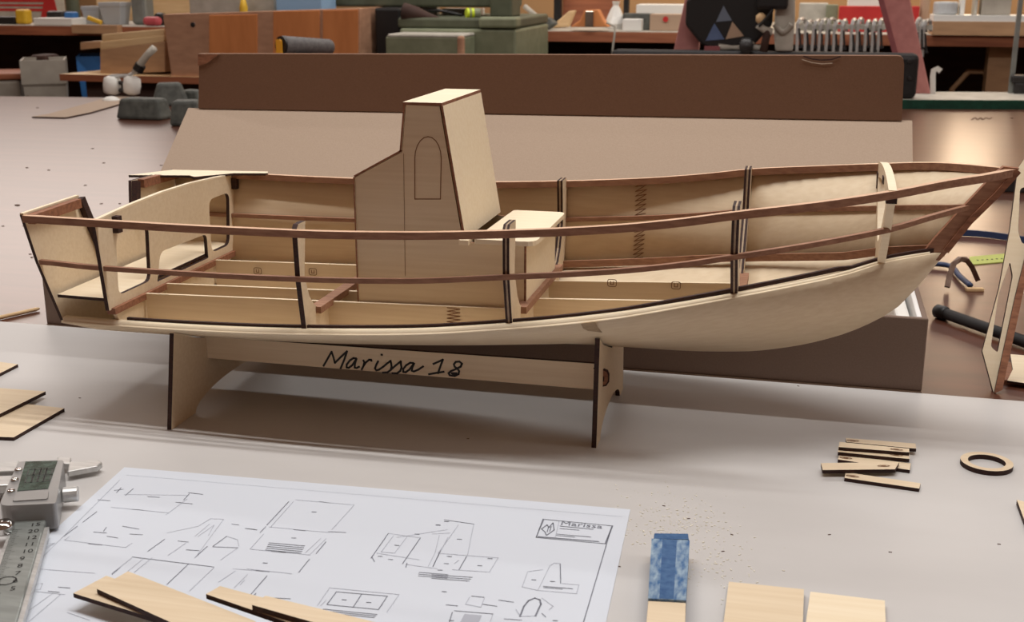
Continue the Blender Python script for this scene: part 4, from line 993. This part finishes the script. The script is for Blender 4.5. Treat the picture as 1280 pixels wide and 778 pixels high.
a = bxp(36, 56, 69, 73, 3.29, .08, at_y(60, 84, 3.28).z); bm = BM(); box(bm, *a); tag(obj('brown_bundle', bm, 'dark_wood', bevel=.01), 'dark bundle sticking out of the grey tub', 'bundle')

# --- green machine in the middle
Yg = 3.0
t = thing('green_machine', 'olive green workshop machine behind the middle of the box flap', 'machine', (at_y(570, 70, Yg).x, Yg+.2, -.9))
def gbox(name, x0, x1, yt, yb_, Y, dep, m, par=t, bevel=.006, z0=None):
    bm = BM(); box(bm, *bxp(x0, x1, yt, yb_, Y, dep, z0)); return obj(name, bm, m, par, bevel=bevel)
gbox('machine_body', 500, 645, 37, 72, Yg, .4, 'green', z0=-.9)
gbox('machine_bed', 497, 645, 23, 35, Yg+.01, .4, 'green_dark')
gbox('bed_end', 598, 645, 22, 35, Yg-.01, .06, 'green')
gbox('column', 612, 640, -12, 22, Yg+.1, .1, 'green_dark')
gbox('top_arm', 400, 640, -14, 8, Yg+.15, .12, 'green_dark')
dr = gbox('drawer_box', 482, 578, 46, 72, Yg-.12, .12, 'green', z0=-.05)
gbox('drawer_lid', 484, 578, 43.5, 46.5, Yg-.12, .12, 'offwhite')
gbox('corner_post', 571, 579, 45, 72, Yg-.125, .02, 'wood_bin')
a = bxp(453, 500, 10, 72, Yg+.06, .3, -.9); bm = BM(); box(bm, q_bin+.012, a[1], *a[2:]); obj('void_block', bm, 'black', t, bevel=.006)  # black block standing in for the dark void beside the bin
bm = BM(); tube(bm, [at_y(x, y, Yg+.03) for x, y in ((505, 16), (520, 18), (535, 22), (560, 29))], .02, 10, radii=[.026, .02, .013, .006]); obj('motor_arm', bm, 'dark_wood', t, smooth=True)
zbed = at_y(560, 23, Yg+.01).z
t2 = thing('marker_pen', 'bright lime and green marker lying on the green machine', 'marker', (at_y(587, 22, Yg+.05).x, Yg+.05, zbed))
a, b = at_y(581, 22, Yg+.04), at_y(599, 19, Yg+.06)
a.z = b.z = zbed+.012
bm = BM(); tube(bm, [a.lerp(b, .1), a.lerp(b, .62)], .013, 14); obj('barrel', bm, 'lime', t2); bm = BM(); tube(bm, [a.lerp(b, .28), a.lerp(b, .40)], .0138, 14); tube(bm, [a.lerp(b, .6), b], .013, 14); obj('cap', bm, 'green', t2)
bm = BM(); tube(bm, [Vector((at_y(x, 22, Yg+.12).x, Yg+.12, zbed+.004+k)) for x, k in ((535, .01), (550, .012), (565, .006), (578, 0))], .004, 8); tag(obj('black_lead', bm, 'black', smooth=True), 'black lead lying on the green machine bed', 'cable')
a = bxp(525, 546, 9, 20, Yg+.25, .03, zbed+.0005); bm = BM(); box(bm, *a); tag(obj('white_box', bm, 'white', bevel=.002), 'small white box on the machine bed, left one', 'box')
a = bxp(552, 600, 11, 18, Yg+.25, .05, zbed+.0005); bm = BM(); box(bm, *a); tag(obj('white_tray', bm, 'white', bevel=.002), 'flat white tray on the machine bed, right of the white box', 'tray')

# --- bench clutter, middle
item('grey_pipe', 655, 684, 4, 20, 3.7, .02, 'offwhite', 'pale rod leaning on the clutter left of the wooden plane', 'rod', build=b_rod)
item('grey_pipe', 645, 690, 16, 26, 3.75, .02, 'offwhite', 'pale rod lying low at the left of the bench clutter', 'rod', build=b_rod)
def b_boat(bm, a):
    cx, w, h = (a[0]+a[1])/2, (a[1]-a[0])/2, a[5]-a[4]
    plate(bm, [[(cx-w, a[4]+h*.6), (cx-w*.5, a[5]), (cx+w*.4, a[5]), (cx+w, a[4]+h*.5), (cx+w*.4, a[4]), (cx-w*.5, a[4])]], .05, (0, a[2], 0), (1, 0, 0), (0, 0, 1), (0, 1, 0), 0, 0)
item('grey_float', 661, 695, 22, 33, 3.54, .05, 'lead', 'grey boat shaped tool lying left of the wooden plane', 'tool', .006, build=b_boat)
item('yellow_cloth', 688, 719, 13, 24, 3.66, .03, 'wood', 'crumpled yellow strip behind the grey tool', 'strip', build=lambda bm, a: plate(bm, [[(a[0], a[4]), (a[1]-.02, a[4]+.004), (a[1], a[5]), (a[1]-.02, a[5]-.002), (a[0]+.01, a[4]+.012)]], .03, (0, a[2], 0), (1, 0, 0), (0, 0, 1), (0, 1, 0), 0, 0))
t = thing('wooden_clamp_block', 'copper brown wooden block with a metal clip on the bench edge', 'block', (at_y(736, 34, 3.5).x, 3.5, BZ))
q = [(at_y(x, y, 3.49).x, at_y(x, y, 3.49).z) for x, y in ((712, 34), (725, 25), (730, 13), (747, 12), (753, 24), (761, 34))]
bm = BM(); plate(bm, [q], .05, (0, 3.49, 0), (1, 0, 0), (0, 0, 1), (0, 1, 0), 0, 0); obj('block', bm, 'wood_orange', t, bevel=.003)
bm = BM(); box(bm, *bxp(731, 742, 14, 33, 3.482, .008)); obj('metal_clip', bm, 'chrome', t, bevel=.002)
item('white_bag', 755, 781, 2, 29, 3.62, .06, 'white', 'crumpled white bag right of the copper brown block', 'bag', 0, build=b_bag)
item('white_carton', 778, 802, 24, 31, 3.53, .04, 'white', 'small white carton in front of the grey block', 'carton', .002)
item('grey_block', 778, 816, 17, 29, 3.6, .05, 'lead', 'grey block lying behind the small white carton', 'block', .003)
t = thing('spotted_carton', 'flat pinkish carton with a red spot by the red machine leg', 'carton', (at_y(835, 30, 3.56).x, 3.56, BZ))
bm = BM(); box(bm, *bxp(812, 858, 18, 31, 3.56, .06, BZ)); obj('carton', bm, 'tan', t, bevel=.002)
c = at_y(832, 24, 3.558); bm = BM(); lathe(bm, [(.008, 0), (.008, .001)], c, axis=(0, -1, 0), seg=16); obj('red_spot', bm, 'red', t)
item('paper_stack', 795, 856, 6, 18, 3.72, .12, 'white', 'stack of loose white papers behind the grey block', 'papers', .002)
item('brown_case', 703, 772, -10, 14, 3.85, .06, 'wood_red', 'reddish brown case behind the copper brown block', 'case', .004)
item('black_post', 692, 701, -12, 17, 3.8, .03, 'black', 'black post left of the reddish brown case', 'post', .002)
item('black_post', 779, 786, -12, 17, 3.8, .03, 'black', 'black post behind the crumpled white bag', 'post', .002)
bm = BM(); tube(bm, [at_y(x, y, 3.47) for x, y in ((758, 28), (764, 31), (769, 33), (768, 45), (766, 60), (765, 72))], .003, 8)
tag(obj('hanging_wire', bm, 'offwhite', smooth=True), 'thin pale wire hanging down over the bench edge', 'wire')

# --- red legged disc machine
Ym = 2.86
t = thing('disc_machine', 'red legged machine with a black disc guard showing three triangles', 'machine', (at_y(920, 68, Ym).x, Ym, T0+hh))
def mp(px, py, Y=Ym): v = at_y(px, py, Y); return (v.x, v.z)
def leg(p, Y, dep, m):
    bm = BM(); q = [mp(*k, Y) for k in p]; q = [(u, T0+hh) if k[1] == 112 else (u, v) for (u, v), k in zip(q, p)]; plate(bm, [q], dep, (0, Y, 0), (1, 0, 0), (0, 0, 1), (0, 1, 0), 0, 0); return bm
obj('leg', leg([(858, -10), (880, -10), (868, 112), (831, 112)], Ym+.03, .03, 'pink'), 'pink', t, bevel=.003)
obj('leg', leg([(1098, -14), (1135, -14), (1164, 112), (1143, 112), (1120, 68)], Ym+.08, .03, 'pink'), 'pink', t, bevel=.003)
obj('leg_flange', leg([(1094, -14), (1101, -14), (1124, 72), (1117, 72)], Ym+.074, .005, 'pink_dark'), 'pink_dark', t)
c = mp(912, 16); R_ = mp(968, 16)[0]-c[0]
oct_ = [(c[0]+R_*math.cos(math.pi*(2*i+1)/10)*1.02, c[1]+R_*.86*math.sin(math.pi*(2*i+1)/10)) for i in range(10)]
bm = BM(); plate(bm, [oct_], .04, (0, Ym-.03, 0), (1, 0, 0), (0, 0, 1), (0, 1, 0), 0, 0); gd = obj('disc_guard', bm, 'black', t, bevel=.006)
for pts, m, nm in (([(895, 27.5), (904.5, 7), (915, 25.5)], 'bluegrey', 'triangle'), ([(882, 51), (893, 29), (905.5, 49)], 'slate', 'triangle'), ([(907, 49), (915.5, 27), (930, 45)], 'tan', 'triangle')):
    bm = BM(); plate(bm, [[mp(x, y, Ym-.03) for x, y in pts]], .001, (0, Ym-.0315, 0), (1, 0, 0), (0, 0, 1), (0, 1, 0), 0, 0); obj(nm, bm, m, gd)
bm = BM(); box(bm, *bxp(762, 1150, 67.5, 113, Ym-.06, .05, T0+hh)); 
bs_ = obj('base_plate', bm, 'black_soft', t, bevel=.012)
for y in (77, 98):
    bm = BM(); v = at_y(1137, y, Ym-.061); lathe(bm, [(.005, 0), (.004, .003)], v, axis=(0, -1, 0), seg=12); obj('screw', bm, 'dark', bs_)
bm = BM(); tube(bm, [at_y(933, 58, Ym-.09), at_y(933, 58, Ym-.05)], .016, 18); lathe(bm, [(.006, 0), (.015, .006), (.017, .014), (.012, .024)], at_y(933, 62, Ym-.06), axis=(0, -.3, 1), seg=18); obj('knob', bm, 'dark', t, smooth=True)
bm = BM(); box(bm, *bxp(880, 900, 58, 70, Ym-.04, .03)); obj('red_foot', bm, 'pink_dark', t)
zt_ = at_y(1150, 67.5, Ym-.06).z+.0005
bm = BM(); tube(bm, [(at_y(x, 65, Ym-.03).x, Ym-.03, zt_+.006) for x in (898, 915, 935, 955)], .005, 8, radii=[.009, .005, .008, .006]); tag(obj('spanner', bm, 'offwhite', smooth=True), 'pale spanner lying below the black disc guard', 'spanner')
# cast bracket right of the disc
t = thing('cast_bracket', 'pale grey cast bracket with a curved cradle right of the black disc', 'bracket', (at_y(980, 66, Ym).x, Ym, zt_))
q = [mp(*p) for p in ((969.5, 67.4), (968, 42), (970, 0), (974, -10), (994, -10), (994, 20), (991, 67.4))]
q[0] = (q[0][0], zt_+.0005); q[-1] = (q[-1][0], zt_+.0005)
bm = BM(); plate(bm, [q], .05, (0, Ym-.05, 0), (1, 0, 0), (0, 0, 1), (0, 1, 0), 0, 0); obj('casting', bm, 'offwhite', t, bevel=.004)
bm = BM(); tube(bm, [at_y(968+1.2*i, 30+10*math.sin(math.pi*i/18), Ym-.055) for i in range(19)], .006, 8); obj('cradle', bm, 'tub', t, smooth=True)
bm = BM(); box(bm, *bxp(945, 986, -10, 12, Ym-.08, .03)); obj('motor_cover', bm, 'black', t, bevel=.008)
t = thing('lever_tool', 'dark jointed lever with a pale knob beside the cast bracket', 'tool', (at_y(955, 66, Ym-.08).x, Ym-.08, zt_))
bm = BM(); tube(bm, [at_y(x, y, Ym-.08) for x, y in ((948, 33), (957, 24), (966, 12))], .0035, 8); obj('rod', bm, 'black', t)
bm = BM(); lathe(bm, [(.004, -.012), (.011, -.006), (.011, .006), (.004, .012)], at_y(951, 23, Ym-.07), seg=14); obj('knob', bm, 'wood', t, smooth=True)
bm = BM(); tube(bm, [at_y(x, y, Ym-.07) for x, y in ((947, 31), (955, 37), (966, 40))], .008, 10); obj('arm', bm, 'offwhite', t, smooth=True)
v = at_y(954, 66, Ym-.07); bm = BM(); tube(bm, [(v.x, v.y, zt_), at_y(957, 50, Ym-.07), at_y(960, 38, Ym-.07)], .009, 10); obj('post', bm, 'dark_wood', t, smooth=True)
# --- clamps hanging on a rail
Yk = 3.36
t = thing('clamp_rail', 'metal rail along the bench edge with clamps hanging from it', 'rail', (at_y(1080, 34, Yk).x, Yk, at_y(1080, 34, Yk).z))
a, b = at_y(996, 33, Yk), at_y(1166, 33, Yk)
bm = BM(); box(bm, a.x, b.x, Yk, Yk+.02, a.z-.006, a.z+.006); obj('bar', bm, 'offwhite', t)
bm = BM(); 
for k in (.05, .5, .95): box(bm, a.x+(b.x-a.x)*k-.01, a.x+(b.x-a.x)*k+.01, Yk+.02, BY-.006, a.z-.006, a.z+.004)
obj('rail_bracket', bm, 'dark', t)
ords = ['first', 'second', 'third', 'fourth', 'fifth', 'sixth', 'seventh', 'eighth', 'ninth', 'tenth', 'eleventh', 'twelfth', 'thirteenth', 'fourteenth', 'fifteenth']
pos = [(1002, 10), (1013, 11), (1023, 10), (1032, 12), (1040, 10), (1049, 11), (1056, 6), (1068, 6), (1076, 7), (1086, 6), (1094, 5), (1102, 6), (1149, 7), (1155, 9), (1160, 10)]
for i, (px, w) in enumerate(pos):
    zt1 = at_y(px, 23+(i*7 % 4), Yk).z; zb1 = at_y(px, 64+(i*5 % 9), Yk).z; x = at_y(px, 30, Yk).x; wd = w*.0022
    t = thing('hanging_clamp', f'{ords[i]} grey clamp from the left in the row hanging on the rail', 'clamp', (x, Yk, zb1), 'clamps hanging on the rail')
    bm = BM(); r = .0036
    sl = random.uniform(-.15, .15)*wd
    pth = [(x-wd*.5+sl, Yk-.012, zb1), (x-wd*.5, Yk-.012, zt1-.014), (x-wd*.3, Yk-.010, zt1-.003), (x, Yk+.008, zt1), (x+wd*.35, Yk+.028, zt1-.004), (x+wd*.5, Yk+.034, zt1-.03)]
    sweep(bm, pth, .007, .006, upv=(.3, -1, .1)); obj('frame', bm, 'steel', t)
    bm = BM(); tube(bm, [(x-wd*.5+sl+.010, Yk-.014, zb1+.012), (x-wd*.45+.004, Yk-.014, zb1+.06)], .0028, 8); lathe(bm, [(.005, 0), (.005, .005)], (x-wd*.5+sl+.010, Yk-.014, zb1+.010), seg=10); obj('screw', bm, 'dark', t)
item('red_folder', 1048, 1112, 8, 30, 3.62, .05, 'red', 'bright red box behind the hanging clamps', 'box', .002)
item('red_carton', 1140, 1150, 8, 22, 3.62, .05, 'red', 'narrow red carton right of the faded red leg', 'carton', .002)
item('paper_heap', 998, 1036, 4, 26, 3.7, .08, 'offwhite', 'pale paper heap left of the bright red box', 'papers', .004)
item('grey_binder', 1032, 1048, 6, 26, 3.66, .06, 'green', 'greenish binder standing left of the bright red box', 'binder', .002)
item('paper_pad', 1060, 1108, -4, 7, 3.8, .1, 'white', 'pale pad lying behind the bright red box', 'pad', .002)
# --- right end
zr = zt-.0
zrail = at_y(1200, 19, BY).z
def ritem(name, x0, x1, yt, m, label, cat, build=None, bevel=.003, Y=BY+.02):
    a = bxp(x0, x1, yt, 19, Y, .06, zrail); bm = BM(); box(bm, *a) if build is None else build(bm, a); return tag(obj(name, bm, m, bevel=bevel), label, cat)
ritem('dark_jar', 1167, 1200, 2, 'clear', 'squat grey glass jar on the white rail', 'jar', build=b_round, bevel=0)
item('beige_box', 1150, 1164, -8, 28, BY+.14, .06, 'tan', 'beige box left of the squat grey jar', 'box')
ritem('pale_box', 1200, 1208, -8, 'white', 'narrow white upright right of the squat grey jar', 'box')
ritem('pale_upright', 1217, 1224, -8, 'offwhite', 'thin pale upright strip on the white rail', 'strip')
ritem('glass_case', 1226, 1266, -8, 'tub', 'grey case at the right end of the white rail', 'case')
p = bxp(1171, 1176, 84, 116, 2.95, .01); t_ = 0
bm = BM(); sweep(bm, [at_y(x, y, 2.95) for x, y in ((1166, 120), (1166, 95), (1167, 88), (1172, 86), (1176, 89))], .012, .004, upv=(0, -1, 0)); tag(obj('white_bracket', bm, 'white'), 'white hooked strip rising behind the green-edged board', 'strip')
t = thing('bar_clamp', 'tall grey bar clamp standing at the right edge behind the table', 'clamp', (at_y(1271, 110, 3.0).x, 3.0, -.9))
a = bxp(1267, 1275, -14, 110, 3.0, .012, -.9); bm = BM(); box(bm, *a); obj('bar', bm, 'steel_matte', t)
bm = BM(); box(bm, *bxp(1264, 1300, 95, 104, 2.985, .04)); obj('jaw', bm, 'dark', t, bevel=.004)
bm = BM(); box(bm, *bxp(1267, 1300, 104, 118, 2.985, .04)); obj('slide', bm, 'dark', t, bevel=.004)
v = at_y(1218, 112, 3.66); bm = BM()
tube(bm, [(v.x-.07, 3.66, -.30), (v.x-.06, 3.66, v.z), (v.x-.02, 3.66, v.z+.05), (v.x+.02, 3.66, v.z+.05), (v.x+.06, 3.66, v.z), (v.x+.07, 3.66, -.30)], .008, 10)
tag(obj('dark_hoop', bm, 'wood_mid', smooth=True), 'dim brown hoop in the dark under the bench', 'hoop')

# ================================================================== LIGHT
def area(name, loc, sx_, sy, energy, color, rot=(0, 0, 0)):
    l = bpy.data.lights.new(name, 'AREA'); l.shape = 'RECTANGLE'; l.size = sx_; l.size_y = sy; l.energy = energy; l.color = color
    o = bpy.data.objects.new(name, l); COL.objects.link(o); o.location = loc; o.rotation_euler = rot; return o
WARM = (1.0, .98, .95)
area('ceiling_tube_or_fill', (-.15, .655, 1.45), 1.5, .035, 12, WARM)
area('ceiling_tube_or_fill', (-.15, .775, 1.45), 1.5, .035, 12, WARM)
area('ceiling_tube_or_fill', (1.75, .80, 1.45), 1.4, .06, 8, WARM, (0, math.radians(35), 0))
area('ceiling_tube_or_fill', (-.3, 2.9, 1.5), 2.6, .06, 30, WARM)
area('ceiling_tube_or_fill', (-2.3, 1.25, 1.5), 1.2, .06, 9, WARM)  # added fill, no real tube: brightens the planks and tubs at the left
area('wall_fill', (.2, 4.05, .80), 2.4, .05, 11, (1, .84, .66))  # unseen light added to warm the low wall that the table mirrors
area('bench_lamp', (.56, 4.25, .48), .16, .45, 2.2, (1, .74, .50), (math.radians(90), 0, math.radians(180)))
area('table_sheen_fill', (-2.6, 4.2, 1.0), 1.6, .9, 20, (1, .88, .80), (math.radians(75), 0, math.radians(205)))  # unseen area light added for the pale sheen on the table's left
w = bpy.data.worlds.new('world'); scene.world = w; w.use_nodes = True
w.node_tree.nodes['Background'].inputs[0].default_value = (1.0, .56, .37, 1); w.node_tree.nodes['Background'].inputs[1].default_value = .17

vs = scene.view_settings
vs.view_transform = 'Standard'; vs.look = 'None'; vs.exposure = -0.17; vs.gamma = 1.0; vs.use_curve_mapping = False
